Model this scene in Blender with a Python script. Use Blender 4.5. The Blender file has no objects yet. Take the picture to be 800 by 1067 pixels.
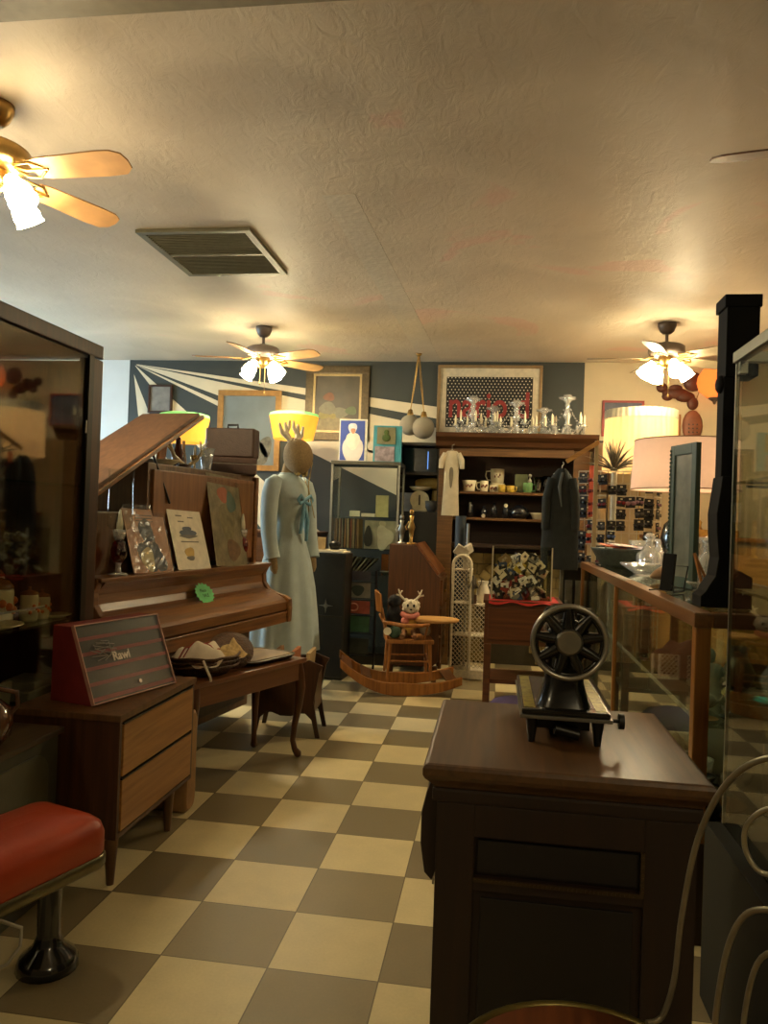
import bpy, math, random
from mathutils import Vector, Matrix
random.seed(7)
PI = math.pi
C = bpy.context.scene.collection
H = 1.2277                       # height of the camera above the floor
def R(a): return math.radians(a)

# ---------------------------------------------------------------- camera
def cam_basis():
    yaw, pitch, roll = .1447, .0099, .0356
    cy, sy = math.cos(yaw), math.sin(yaw)
    f = Vector((-sy, cy, 0)); r = Vector((cy, sy, 0)); u = Vector((0, 0, 1))
    cp, sp = math.cos(pitch), math.sin(pitch)
    f, u = f*cp + u*sp, u*cp - f*sp
    cr, sr = math.cos(roll), math.sin(roll)
    r, u = r*cr + u*sr, u*cr - r*sr
    return r, u, f
cr_, cu_, cf_ = cam_basis()
cam = bpy.data.cameras.new('camera'); cam.sensor_fit = 'VERTICAL'; cam.sensor_height = 24
cam.lens = 24*800/1067; cam.clip_start = .02
camo = bpy.data.objects.new('camera', cam); C.objects.link(camo)
m3 = Matrix((cr_, cu_, -cf_)).transposed()
camo.matrix_world = Matrix.Translation((0, 0, H)) @ m3.to_4x4()
bpy.context.scene.camera = camo
def at(px, py, y):               # where the line of sight through a pixel meets the upright plane at depth y
    d = cf_ + cr_*((px-400)/800) - cu_*((py-533.5)/800)
    t = y/d.y
    return Vector((d.x*t, y, H + d.z*t))

# ---------------------------------------------------------------- materials
def srgb(h):
    h = h.lstrip('#'); v = [int(h[i:i+2], 16)/255 for i in (0, 2, 4)]
    return tuple((c/12.92 if c <= .04045 else ((c+.055)/1.055)**2.4) for c in v) + (1,)
MATS = {}
def newmat(name):
    m = bpy.data.materials.new(name); m.use_nodes = True
    nt = m.node_tree; nt.nodes.clear()
    out = nt.nodes.new('ShaderNodeOutputMaterial')
    MATS[name] = m
    return m, nt, out
def mat(name, col, rough=.55, metal=0, noise=.12, scale=25, bump=0, bscale=60, spec=.5, coat=0):
    if name in MATS: return MATS[name]
    m, nt, out = newmat(name)
    b = nt.nodes.new('ShaderNodeBsdfPrincipled'); nt.links.new(b.outputs[0], out.inputs[0])
    b.inputs['Roughness'].default_value = rough; b.inputs['Metallic'].default_value = metal
    b.inputs['Specular IOR Level'].default_value = spec; b.inputs['Coat Weight'].default_value = coat
    tc = nt.nodes.new('ShaderNodeTexCoord')
    c = srgb(col) if isinstance(col, str) else col
    if noise:
        n = nt.nodes.new('ShaderNodeTexNoise'); n.inputs['Scale'].default_value = scale; n.inputs['Detail'].default_value = 4
        nt.links.new(tc.outputs['Object'], n.inputs['Vector'])
        r = nt.nodes.new('ShaderNodeValToRGB')
        r.color_ramp.elements[0].position = .3; r.color_ramp.elements[1].position = .7
        r.color_ramp.elements[0].color = tuple(x*(1-noise) for x in c[:3])+(1,)
        r.color_ramp.elements[1].color = tuple(min(1, x*(1+noise)) for x in c[:3])+(1,)
        nt.links.new(n.outputs[0], r.inputs[0]); nt.links.new(r.outputs[0], b.inputs['Base Color'])
    else: b.inputs['Base Color'].default_value = c
    if bump:
        n2 = nt.nodes.new('ShaderNodeTexNoise'); n2.inputs['Scale'].default_value = bscale; n2.inputs['Detail'].default_value = 3
        nt.links.new(tc.outputs['Object'], n2.inputs['Vector'])
        bp = nt.nodes.new('ShaderNodeBump'); bp.inputs['Strength'].default_value = bump; bp.inputs['Distance'].default_value = .01
        nt.links.new(n2.outputs[0], bp.inputs['Height']); nt.links.new(bp.outputs[0], b.inputs['Normal'])
    return m
def wood(name, c1, c2, rough=.4, axis='Y', scale=1.0, coat=0.0):
    if name in MATS: return MATS[name]
    m, nt, out = newmat(name)
    b = nt.nodes.new('ShaderNodeBsdfPrincipled'); nt.links.new(b.outputs[0], out.inputs[0])
    b.inputs['Roughness'].default_value = rough; b.inputs['Coat Weight'].default_value = coat
    b.inputs['Coat Roughness'].default_value = .3
    tc = nt.nodes.new('ShaderNodeTexCoord'); mp = nt.nodes.new('ShaderNodeMapping')
    s = {'X': (1.2, 22, 22), 'Y': (22, 1.2, 22), 'Z': (22, 22, 1.2)}[axis]
    mp.inputs['Scale'].default_value = tuple(v*scale for v in s)
    nt.links.new(tc.outputs['Object'], mp.inputs['Vector'])
    n = nt.nodes.new('ShaderNodeTexNoise'); n.inputs['Scale'].default_value = 2.2; n.inputs['Detail'].default_value = 6
    n.inputs['Distortion'].default_value = .6
    nt.links.new(mp.outputs[0], n.inputs['Vector'])
    r = nt.nodes.new('ShaderNodeValToRGB')
    r.color_ramp.elements[0].position = .3; r.color_ramp.elements[1].position = .72
    r.color_ramp.elements[0].color = srgb(c1); r.color_ramp.elements[1].color = srgb(c2)
    nt.links.new(n.outputs[0], r.inputs[0]); nt.links.new(r.outputs[0], b.inputs['Base Color'])
    return m
def glass(name, tint='#e8f0ec', refl=1.0, rough=.02, base=.05):
    if name in MATS: return MATS[name]
    m, nt, out = newmat(name)
    tr = nt.nodes.new('ShaderNodeBsdfTransparent'); tr.inputs[0].default_value = srgb(tint)
    gl = nt.nodes.new('ShaderNodeBsdfGlossy'); gl.inputs['Roughness'].default_value = rough
    gl.inputs[0].default_value = (refl, refl, refl, 1)
    fr = nt.nodes.new('ShaderNodeLayerWeight'); fr.inputs[0].default_value = .5
    pw_ = nt.nodes.new('ShaderNodeMath'); pw_.operation = 'POWER'; pw_.inputs[1].default_value = 5
    nt.links.new(fr.outputs['Facing'], pw_.inputs[0])
    ad = nt.nodes.new('ShaderNodeMath'); ad.operation = 'MULTIPLY_ADD'; ad.inputs[1].default_value = .9; ad.inputs[2].default_value = base; ad.use_clamp = True
    nt.links.new(pw_.outputs[0], ad.inputs[0])
    mx = nt.nodes.new('ShaderNodeMixShader')
    nt.links.new(ad.outputs[0], mx.inputs[0]); nt.links.new(tr.outputs[0], mx.inputs[1]); nt.links.new(gl.outputs[0], mx.inputs[2])
    nt.links.new(mx.outputs[0], out.inputs[0])
    return m
def shade(name, col, trans=.5, rough=.8, emit=0, ecol='#ffc070'):
    if name in MATS: return MATS[name]
    m, nt, out = newmat(name)
    d = nt.nodes.new('ShaderNodeBsdfDiffuse'); t = nt.nodes.new('ShaderNodeBsdfTranslucent')
    tc = nt.nodes.new('ShaderNodeTexCoord')
    n = nt.nodes.new('ShaderNodeTexNoise'); n.inputs['Scale'].default_value = 40
    nt.links.new(tc.outputs['Object'], n.inputs['Vector'])
    r = nt.nodes.new('ShaderNodeValToRGB'); c = srgb(col)
    r.color_ramp.elements[0].color = tuple(x*.9 for x in c[:3])+(1,); r.color_ramp.elements[1].color = c
    nt.links.new(n.outputs[0], r.inputs[0])
    nt.links.new(r.outputs[0], d.inputs[0]); nt.links.new(r.outputs[0], t.inputs[0])
    mx = nt.nodes.new('ShaderNodeMixShader'); mx.inputs[0].default_value = trans
    nt.links.new(d.outputs[0], mx.inputs[1]); nt.links.new(t.outputs[0], mx.inputs[2])
    o = mx
    if emit:
        e = nt.nodes.new('ShaderNodeEmission'); e.inputs[0].default_value = srgb(ecol); e.inputs[1].default_value = emit
        a = nt.nodes.new('ShaderNodeAddShader'); nt.links.new(mx.outputs[0], a.inputs[0]); nt.links.new(e.outputs[0], a.inputs[1]); o = a
    nt.links.new(o.outputs[0], out.inputs[0])
    return m
def emis(name, col, strength):
    if name in MATS: return MATS[name]
    m, nt, out = newmat(name)
    e = nt.nodes.new('ShaderNodeEmission'); e.inputs[0].default_value = srgb(col); e.inputs[1].default_value = strength
    nt.links.new(e.outputs[0], out.inputs[0]); return m

# ---------------------------------------------------------------- mesh builder
class MB:
    def __init__(s): s.v = []; s.f = []; s.mi = []; s.sm = []; s.k = 0; s.smooth = False
    def add(s, vs, fs, smooth=None):
        o = len(s.v); s.v += [Vector(p) for p in vs]
        for f in fs:
            s.f.append([i+o for i in f]); s.mi.append(s.k); s.sm.append(s.smooth if smooth is None else smooth)
        return s
    def m(s, k): s.k = k; return s
    def box(s, x0, x1, y0, y1, z0, z1):
        vs = [(x, y, z) for x in (x0, x1) for y in (y0, y1) for z in (z0, z1)]
        return s.add(vs, [(0,1,3,2),(4,6,7,5),(0,4,5,1),(2,3,7,6),(0,2,6,4),(1,5,7,3)], False)
    def cbox(s, c, d, rz=0, rx=0, ry=0):
        M = Matrix.Translation(c) @ Matrix.Rotation(rz, 4, 'Z') @ Matrix.Rotation(ry, 4, 'Y') @ Matrix.Rotation(rx, 4, 'X')
        vs = [M @ Vector((x*d[0]/2, y*d[1]/2, z*d[2]/2)) for x in (-1, 1) for y in (-1, 1) for z in (-1, 1)]
        return s.add(vs, [(0,1,3,2),(4,6,7,5),(0,4,5,1),(2,3,7,6),(0,2,6,4),(1,5,7,3)], False)
    def bar(s, p0, p1, w, h=None):
        p0, p1 = Vector(p0), Vector(p1); h = h or w
        d = (p1-p0).normalized(); up = Vector((0,0,1)) if abs(d.z) < .95 else Vector((0,1,0))
        a = d.cross(up).normalized()*w/2; b = a.cross(d).normalized()*h/2
        vs = [p+i*a+j*b for p in (p0, p1) for i, j in ((-1,-1),(1,-1),(1,1),(-1,1))]
        return s.add(vs, [(3,2,1,0),(4,5,6,7),(0,1,5,4),(1,2,6,5),(2,3,7,6),(3,0,4,7)], False)
    def tube(s, pts, r, seg=8, closed=False, cap=True):
        pts = [Vector(p) for p in pts]; n = len(pts)
        rr = r if isinstance(r, (list, tuple)) else [r]*n
        rings = []; prev = None
        for i, p in enumerate(pts):
            if closed: d = pts[(i+1) % n]-pts[i-1]
            else: d = pts[min(i+1, n-1)]-pts[max(i-1, 0)]
            d.normalize()
            if prev is None:
                up = Vector((0,0,1)) if abs(d.z) < .9 else Vector((1,0,0))
                a = d.cross(up).normalized()
            else:
                a = (prev-d*prev.dot(d)); a = a.normalized() if a.length > 1e-6 else d.orthogonal().normalized()
            prev = a; b = d.cross(a)
            rings.append([p+(a*math.cos(t)+b*math.sin(t))*rr[i] for t in [2*PI*k/seg for k in range(seg)]])
        vs = [v for r_ in rings for v in r_]; fs = []
        for i in range(n if closed else n-1):
            j = (i+1) % n
            for k in range(seg):
                l = (k+1) % seg; fs.append((i*seg+k, i*seg+l, j*seg+l, j*seg+k))
        s.add(vs, fs, True)
        if cap and not closed:
            s.add(rings[0], [tuple(range(seg))], False); s.add(rings[-1], [tuple(reversed(range(seg)))], False)
        return s
    def lathe(s, prof, c=(0,0,0), seg=24, fold=0, nf=12, M=None, sx=1, sy=1):
        c = Vector(c); vs = []
        for r, z in prof:
            for k in range(seg):
                t = 2*PI*k/seg; q = r*(1+fold*math.cos(nf*t))
                p = Vector((q*math.cos(t)*sx, q*math.sin(t)*sy, z))
                if M: p = M @ p
                vs.append(c+p)
        fs = []
        for i in range(len(prof)-1):
            for k in range(seg):
                l = (k+1) % seg; fs.append((i*seg+k, i*seg+l, (i+1)*seg+l, (i+1)*seg+k))
        s.add(vs, fs, True)
        return s
    def loft(s, rings, cap=True):
        n = len(rings[0]); vs = [v for r in rings for v in r]; fs = []
        for i in range(len(rings)-1):
            for k in range(n):
                l = (k+1) % n; fs.append((i*n+k, i*n+l, (i+1)*n+l, (i+1)*n+k))
        s.add(vs, fs, True)
        if cap: s.add(rings[0], [tuple(reversed(range(n)))], False); s.add(rings[-1], [tuple(range(n))], False)
        return s
    def ball(s, c, r, seg=14, rz=None, M=None):
        ry = r; rx = r; rzz = r
        if isinstance(r, (tuple, list)): rx, ry, rzz = r
        prof = [(max(1e-4, math.sin(PI*i/(seg//2+1))), -math.cos(PI*i/(seg//2+1))) for i in range(seg//2+2)]
        vs = []
        for a, z in prof:
            for k in range(seg):
                t = 2*PI*k/seg; p = Vector((a*math.cos(t)*rx, a*math.sin(t)*ry, z*rzz))
                if M: p = M @ p
                vs.append(Vector(c)+p)
        fs = [(i*seg+k, i*seg+(k+1) % seg, (i+1)*seg+(k+1) % seg, (i+1)*seg+k) for i in range(len(prof)-1) for k in range(seg)]
        return s.add(vs, fs, True)
    def prism(s, outline, plane, a, b):
        """outline: 2-D points; plane 'xz' (extruded along y), 'yz' (along x), 'xy' (along z)"""
        def P(u, w, t): return {'xz': (u, t, w), 'yz': (t, u, w), 'xy': (u, w, t)}[plane]
        n = len(outline)
        vs = [P(u, w, a) for u, w in outline]+[P(u, w, b) for u, w in outline]
        fs = [tuple(range(n)), tuple(reversed(range(n, 2*n)))]+[(i, n+i, n+(i+1) % n, (i+1) % n) for i in range(n)]
        return s.add(vs, fs, False)
    def build(s, name, mats, parent=None, world=False, bevel=0, seg=2, label=None, kind=None):
        me = bpy.data.meshes.new(name)
        off = parent.location if (world and parent) else Vector((0,0,0))
        me.from_pydata([tuple(v-off) for v in s.v], [], s.f)
        if not isinstance(mats, (list, tuple)): mats = [mats]
        for m_ in mats: me.materials.append(m_)
        me.polygons.foreach_set('material_index', s.mi)
        me.polygons.foreach_set('use_smooth', s.sm)
        import bmesh
        bm = bmesh.new(); bm.from_mesh(me); bmesh.ops.recalc_face_normals(bm, faces=bm.faces)
        if bevel:
            ed = [e for e in bm.edges if len(e.link_faces) == 2 and e.calc_face_angle(0) > .6]
            try: bmesh.ops.bevel(bm, geom=ed, offset=bevel, segments=seg, affect='EDGES', profile=.7)
            except Exception: pass
        bm.to_mesh(me); bm.free(); me.update()
        o = bpy.data.objects.new(name, me); C.objects.link(o)
        if parent: o.parent = parent
        if label: o['label'] = label
        if kind: o['kind'] = kind
        return o
def tag(o, label, cat, group=None, kind=None):
    o['label'] = label; o['category'] = cat
    if group: o['group'] = group
    if kind: o['kind'] = kind
    return o
def thing(name, label, cat, loc, rz=0, group=None):
    o = bpy.data.objects.new(name, None); C.objects.link(o); o.empty_display_size = .05
    o.location = loc; o.rotation_euler = (0, 0, rz)
    return tag(o, label, cat, group)
def single(name, mb, m, label, cat, loc=(0,0,0), rz=0, group=None, bevel=0, kind=None):
    o = mb.build(name, m, None, bevel=bevel); o.location = loc; o.rotation_euler = (0, 0, rz)
    return tag(o, label, cat, group, kind)
def struct(name, mb, m, bevel=0):
    o = mb.build(name, m, None, bevel=bevel); o['kind'] = 'structure'; return o
def kids(o): return [c for c in bpy.data.objects if c.parent == o]
def dup(o, loc, rz, label=None, group=None, scale=None, rot=None):
    c = o.copy(); C.objects.link(c); c.location = loc; c.rotation_euler = rot if rot else (0, 0, rz)
    if label: c['label'] = label
    if group: c['group'] = group
    if scale: c.scale = (scale,)*3
    for ch in kids(o):
        d = ch.copy(); C.objects.link(d); d.parent = c
        for g in kids(ch):
            e = g.copy(); C.objects.link(e); e.parent = d
            for q in kids(g):
                w = q.copy(); C.objects.link(w); w.parent = e
    return c
def text(name, s, size, m, parent, loc, rot, depth=.0008, sx=1.0, offset=0.0):
    cu = bpy.data.curves.new(name, 'FONT'); cu.body = s; cu.size = size; cu.extrude = depth
    cu.align_x = 'CENTER'; cu.align_y = 'CENTER'; cu.offset = offset
    t = bpy.data.objects.new(name+'_curve', cu); C.objects.link(t)
    bpy.context.view_layer.update()
    me = bpy.data.meshes.new_from_object(t.evaluated_get(bpy.context.evaluated_depsgraph_get()))
    bpy.data.objects.remove(t)
    me.materials.clear(); me.materials.append(m)
    o = bpy.data.objects.new(name, me); C.objects.link(o)
    o.parent = parent; o.location = loc; o.rotation_euler = rot; o.scale = (sx, 1, 1)
    return o
def lamp_light(parent, loc, power, col=(1, .62, .28), r=.03):
    l = bpy.data.lights.new('bulb_light', 'POINT'); l.energy = power; l.color = col; l.shadow_soft_size = r
    o = bpy.data.objects.new('bulb_light', l); C.objects.link(o); o.parent = parent; o.location = loc
    return o

def sparkle(name):
    m, nt, out = newmat(name)
    tr = nt.nodes.new('ShaderNodeBsdfTransparent'); tr.inputs[0].default_value = (.9, .92, .92, 1)
    gl = nt.nodes.new('ShaderNodeBsdfGlossy'); gl.inputs['Roughness'].default_value = .12
    df = nt.nodes.new('ShaderNodeBsdfDiffuse'); df.inputs[0].default_value = (.75, .75, .72, 1)
    a = nt.nodes.new('ShaderNodeMixShader'); a.inputs[0].default_value = .45
    nt.links.new(df.outputs[0], a.inputs[1]); nt.links.new(gl.outputs[0], a.inputs[2])
    b = nt.nodes.new('ShaderNodeMixShader'); b.inputs[0].default_value = .5
    nt.links.new(tr.outputs[0], b.inputs[1]); nt.links.new(a.outputs[0], b.inputs[2]); nt.links.new(b.outputs[0], out.inputs[0])
    return m
# common materials
W_DARK = wood('dark_walnut', '#2a170c', '#43260f', .38, 'Z')
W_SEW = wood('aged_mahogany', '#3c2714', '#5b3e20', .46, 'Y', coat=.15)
W_SEWB = wood('shaded_mahogany_body', '#180c07', '#251409', .55, 'Z')  # same wood as the top, darkened for the shade on the cabinet front
W_PIANO = wood('piano_mahogany', '#5c381a', '#8c5e32', .33, 'Y', coat=.3)
W_PIANOD = wood('piano_case_veneer', '#52361d', '#70502f', .4, 'Z')
W_TEAK = wood('teak_drawer', '#84592a', '#a4753e', .42, 'Y')
W_WAL = wood('walnut_dresser', '#4c321a', '#6c4b2a', .42, 'Z')
W_OAK = wood('honey_oak', '#7a4a1e', '#a86d30', .45, 'Z')
W_PINE = wood('pine', '#a5783f', '#c89a58', .5, 'X')
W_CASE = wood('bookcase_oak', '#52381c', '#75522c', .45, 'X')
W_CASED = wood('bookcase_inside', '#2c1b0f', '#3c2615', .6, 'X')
M_BLACK = mat('black_metal', '#15130f', .35, .3, .1)
M_BLKP = mat('black_gloss_enamel', '#0b0b0b', .2, 0, 0, coat=.8)
M_CHROME = mat('chrome', '#a3a098', .28, .85, .05)
M_STEEL = mat('dull_steel', '#8d8b82', .35, .9, .1)
M_BRASS = mat('antique_brass', '#a8884f', .3, .9, .15)
M_GOLD = mat('gilt_frame', '#9a7434', .4, .5, .2, 30)
M_WHITE = mat('white_paint', '#d8d0bc', .5)
M_CREAM = mat('cream_ceramic', '#ddd3b4', .25, 0, .06)
M_PAPER = mat('paper', '#d8cdb2', .7, 0, .04)
G_CLEAR = glass('clear_glass', '#f4f6f2', .8, .01, .008)
G_DARK = glass('tinted_cabinet_glass', '#eeefe6', .9, .03, .06)
G_SHELF = glass('glass_shelf', '#e8f0ea', .9, .03, .04)
G_CRYS = sparkle('cut_crystal')
G_RED = glass('ruby_glass', '#c22a20', 1, .03, .1)

# ================================================================ SETTING
XL, XR, YB, YF, ZC = -5.2, 3.3, 7.25, -2.6, 2.74
def floor_mat():
    m, nt, out = newmat('checker_vinyl')
    N = nt.nodes.new; L = nt.links.new
    b = N('ShaderNodeBsdfPrincipled'); L(b.outputs[0], out.inputs[0]); b.inputs['Roughness'].default_value = .42
    tc = N('ShaderNodeTexCoord'); mp = N('ShaderNodeMapping')
    mp.inputs['Scale'].default_value = (1/.3048, 1/.3048, 1); mp.inputs['Location'].default_value = (2.877, -6.676+20, .5)
    L(tc.outputs['Object'], mp.inputs['Vector'])
    ch = N('ShaderNodeTexChecker'); ch.inputs['Scale'].default_value = 1; L(mp.outputs[0], ch.inputs['Vector'])
    ch.inputs[1].default_value = (0, 0, 0, 1); ch.inputs[2].default_value = (1, 1, 1, 1)
    fl = N('ShaderNodeVectorMath'); fl.operation = 'FLOOR'; L(mp.outputs[0], fl.inputs[0])
    wn = N('ShaderNodeTexWhiteNoise'); L(fl.outputs[0], wn.inputs['Vector'])
    n1 = N('ShaderNodeTexNoise'); n1.inputs['Scale'].default_value = 9; n1.inputs['Detail'].default_value = 8; L(tc.outputs['Object'], n1.inputs['Vector'])
    n2 = N('ShaderNodeTexNoise'); n2.inputs['Scale'].default_value = 120; n2.inputs['Detail'].default_value = 3; L(tc.outputs['Object'], n2.inputs['Vector'])
    mixc = N('ShaderNodeMix'); mixc.data_type = 'RGBA'; L(ch.outputs['Fac'], mixc.inputs[0])
    mixc.inputs[6].default_value = srgb('#837556'); mixc.inputs[7].default_value = srgb('#d2c294')
    def mulc(src, fac_src, lo, hi):
        mr = N('ShaderNodeMapRange'); mr.inputs[3].default_value = lo; mr.inputs[4].default_value = hi; L(fac_src, mr.inputs[0])
        v = N('ShaderNodeVectorMath'); v.operation = 'SCALE'; L(src, v.inputs[0]); L(mr.outputs[0], v.inputs['Scale']); return v.outputs[0]
    c = mulc(mixc.outputs[2], wn.outputs['Value'], .82, 1.05)
    c = mulc(c, n1.outputs[0], .82, 1.16); c = mulc(c, n2.outputs[0], .9, 1.1)
    # dark joint lines between the tiles
    fr = N('ShaderNodeVectorMath'); fr.operation = 'FRACTION'; L(mp.outputs[0], fr.inputs[0])
    sp = N('ShaderNodeSeparateXYZ'); L(fr.outputs[0], sp.inputs[0])
    outs = []
    for k in (0, 1):
        a = N('ShaderNodeMath'); a.operation = 'PINGPONG'; a.inputs[1].default_value = .5; L(sp.outputs[k], a.inputs[0])
        g = N('ShaderNodeMath'); g.operation = 'LESS_THAN'; g.inputs[1].default_value = .006; L(a.outputs[0], g.inputs[0]); outs.append(g.outputs[0])
    mxm = N('ShaderNodeMath'); mxm.operation = 'MAXIMUM'; L(outs[0], mxm.inputs[0]); L(outs[1], mxm.inputs[1])
    j = N('ShaderNodeMix'); j.data_type = 'RGBA'; L(mxm.outputs[0], j.inputs[0]); L(c, j.inputs[6]); j.inputs[7].default_value = srgb('#5f5138')
    L(j.outputs[2], b.inputs['Base Color'])
    bp = N('ShaderNodeBump'); bp.inputs['Strength'].default_value = .08; L(n2.outputs[0], bp.inputs['Height']); L(bp.outputs[0], b.inputs['Normal'])
    rr = N('ShaderNodeMapRange'); rr.inputs[3].default_value = .32; rr.inputs[4].default_value = .55; L(n1.outputs[0], rr.inputs[0]); L(rr.outputs[0], b.inputs['Roughness'])
    return m
def ceil_mat():
    m, nt, out = newmat('troweled_ceiling_paint')
    N = nt.nodes.new; L = nt.links.new
    b = N('ShaderNodeBsdfPrincipled'); L(b.outputs[0], out.inputs[0]); b.inputs['Roughness'].default_value = .5
    b.inputs['Specular IOR Level'].default_value = .3
    tc = N('ShaderNodeTexCoord')
    n1 = N('ShaderNodeTexNoise'); n1.inputs['Scale'].default_value = 1.1; n1.inputs['Detail'].default_value = 5; n1.inputs['Distortion'].default_value = .8
    L(tc.outputs['Object'], n1.inputs['Vector'])
    r = N('ShaderNodeValToRGB'); e = r.color_ramp.elements
    e[0].position = .35; e[0].color = srgb('#c4b6a0'); e[1].position = .62; e[1].color = srgb('#d3c5ae')
    x = e.new(.66); x.color = srgb('#d8bba8')
    L(n1.outputs[0], r.inputs[0]); L(r.outputs[0], b.inputs['Base Color'])
    mp = N('ShaderNodeMapping'); mp.inputs['Scale'].default_value = (1, .55, 1); L(tc.outputs['Object'], mp.inputs['Vector'])
    n2 = N('ShaderNodeTexNoise'); n2.inputs['Scale'].default_value = 16; n2.inputs['Detail'].default_value = 7; n2.inputs['Roughness'].default_value = .62; n2.inputs['Distortion'].default_value = 1.2
    L(mp.outputs[0], n2.inputs['Vector'])
    v = N('ShaderNodeTexVoronoi'); v.inputs['Scale'].default_value = 9; L(mp.outputs[0], v.inputs['Vector'])
    ad = N('ShaderNodeMath'); ad.operation = 'MULTIPLY_ADD'; ad.inputs[1].default_value = .25; L(v.outputs[0], ad.inputs[0]); L(n2.outputs[0], ad.inputs[2])
    bp = N('ShaderNodeBump'); bp.inputs['Strength'].default_value = .26; bp.inputs['Distance'].default_value = .02
    L(ad.outputs[0], bp.inputs['Height']); L(bp.outputs[0], b.inputs['Normal'])
    return m
struct('floor', MB().box(XL, XR, YF, YB, -.06, 0), floor_mat())
ceil = struct('ceiling', MB().box(XL, XR, YF, YB, ZC, ZC+.08), ceil_mat())
W_MUR = mat('mural_charcoal_paint', '#363b38', .6, 0, .06, 6)
W_RAY = mat('mural_cream_paint', '#cfc4a8', .6, 0, .06, 6)
W_CRM = mat('cream_wall_paint', '#bcae90', .6, 0, .06, 4, .1, 80)
W_WHT = mat('white_wall_paint', '#cfd3d2', .6, 0, .04, 4)
wb = MB()
wb.m(0).box(-3.69, .765, YB, YB+.1, 0, ZC); wb.m(1).box(.765, XR, YB, YB+.1, 0, ZC); wb.m(2).box(XL, -3.69, YB, YB+.1, 0, ZC)
wback = struct('wall_back', wb, [W_MUR, W_CRM, W_WHT])
# mural rays: painted on the wall, spreading from the upper left corner
O = (139, 379)
def ray(x0, x1, s0, s1):
    pts = []
    for x, s in ((x0, s0), (x1, s0), (x1, s1), (x0, s1)):
        p = at(x, O[1]+(x-O[0])*s, YB-.003); pts.append(p)
    pts = [Vector((p.x, YB-.003, min(p.z, ZC-.002))) for p in pts]
    b_ = [p+Vector((0, .0029, 0)) for p in pts]
    o = MB().add(pts+b_, [(0,1,2,3),(7,6,5,4),(0,4,5,1),(1,5,6,2),(2,6,7,3),(3,7,4,0)]).build('painted_ray', W_RAY, wback)
ray(143, 472, .142, .181); ray(142, 472, .212, .375); ray(229, 472, .365, .50) ; ray(142, 229, .44, .50)
ray(141, 340, .90, 1.29)
q = [at(a, b, YB-.003) for a, b in ((139.5, 390), (190, 520), (153, 520))]
MB().add(q+[p+Vector((0, .0029, 0)) for p in q], [(0,1,2),(5,4,3),(0,3,4,1),(1,4,5,2),(2,5,3,0)]).build('painted_ray', W_RAY, wback)
# left wall with a daylight window, right wall, wall behind the camera
wl = MB(); wl.box(XL-.1, XL, YF, 4.6, 0, ZC); wl.box(XL-.1, XL, 6.6, YB, 0, ZC); wl.box(XL-.1, XL, 4.6, 6.6, 0, .9); wl.box(XL-.1, XL, 4.6, 6.6, 2.3, ZC)
struct('wall_left', wl, W_WHT)
struct('wall_right', MB().box(XR, XR+.1, YF, YB, 0, ZC), W_CRM)
struct('wall_front', MB().box(XL, XR, YF-.1, YF, 0, ZC), mat('front_wall_paint', '#6d6252', .7))
wn = MB(); wn.box(XL-.08, XL-.03, 4.6, 6.6, .9, .95); wn.box(XL-.08, XL-.03, 4.6, 6.6, 2.25, 2.3); wn.box(XL-.08, XL-.03, 4.6, 4.65, .95, 2.25); wn.box(XL-.08, XL-.03, 6.55, 6.6, .95, 2.25); wn.box(XL-.08, XL-.03, 5.575, 5.625, .95, 2.25)
win = struct('window_1', wn, M_WHITE); MB().box(XL-.057, XL-.053, 4.65, 6.55, .95, 2.25).build('pane', G_CLEAR, win)
# ceiling: beam, taped joint
struct('trim_1', MB().box(XL, XR, 1.55, 2.11, ZC-.05, ZC), mat('beam_paint', '#8a7f66', .6))
tp = MB(); a0 = Vector((-1.02, 3.6, ZC)); 
tp.add([(-.86, 3.5, ZC-.001), (-.70, 3.5, ZC-.001), (-.56, 7.25, ZC-.001), (-.74, 7.25, ZC-.001), (-.86, 3.5, ZC+.001), (-.70, 3.5, ZC+.001), (-.56, 7.25, ZC+.001), (-.74, 7.25, ZC+.001)],
       [(0,1,2,3),(7,6,5,4),(0,4,5,1),(1,5,6,2),(2,6,7,3),(3,7,4,0)])
tp.build('joint_tape', mat('joint_compound', '#cbc0ab', .5, 0, .05, 8, .3, 30), ceil)

# world and daylight
w = bpy.data.worlds.new('world'); bpy.context.scene.world = w; w.use_nodes = True
bg = w.node_tree.nodes['Background']
sky = w.node_tree.nodes.new('ShaderNodeTexSky'); sky.sky_type = 'NISHITA'; sky.sun_disc = False; sky.sun_elevation = R(35)
w.node_tree.links.new(sky.outputs[0], bg.inputs[0]); bg.inputs[1].default_value = .25
al = bpy.data.lights.new('daylight', 'AREA'); al.shape = 'RECTANGLE'; al.size = 1.8; al.size_y = 1.2; al.energy = 65; al.color = (.55, .75, 1)
alo = bpy.data.objects.new('daylight', al); C.objects.link(alo); alo.location = (XL-.25, 5.6, 1.7); alo.rotation_euler = (0, R(-90), 0)

# ---------------------------------------------------------------- ceiling vent
v = thing('ceiling_vent', 'grey louvred square vent set flat in the ceiling', 'vent', (-1.65, 4.24, ZC))
vm = mat('vent_grey', '#66624f', .5, .2)
mb = MB(); mb.box(-.32, .32, -.37, -.33, -.018, 0); mb.box(-.32, .32, .33, .37, -.018, 0); mb.box(-.32, -.28, -.33, .33, -.018, 0); mb.box(.28, .32, -.33, .33, -.018, 0); mb.box(-.28, .28, -.012, .012, -.018, 0)
mb.build('frame', vm, v, bevel=.003)
mb = MB()
for i in range(28):
    y = -.32+i*.0235
    if abs(y) < .02: continue
    mb.cbox((0, y, -.009), (.56, .02, .002), rx=R(38))
mb.build('louvres', mat('louvre_grey', '#8f8b78', .5, .1), v)
MB().box(-.28, .28, -.33, .33, -.003, -.001).build('backing', mat('vent_back', '#55534a', .8), v)

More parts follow.
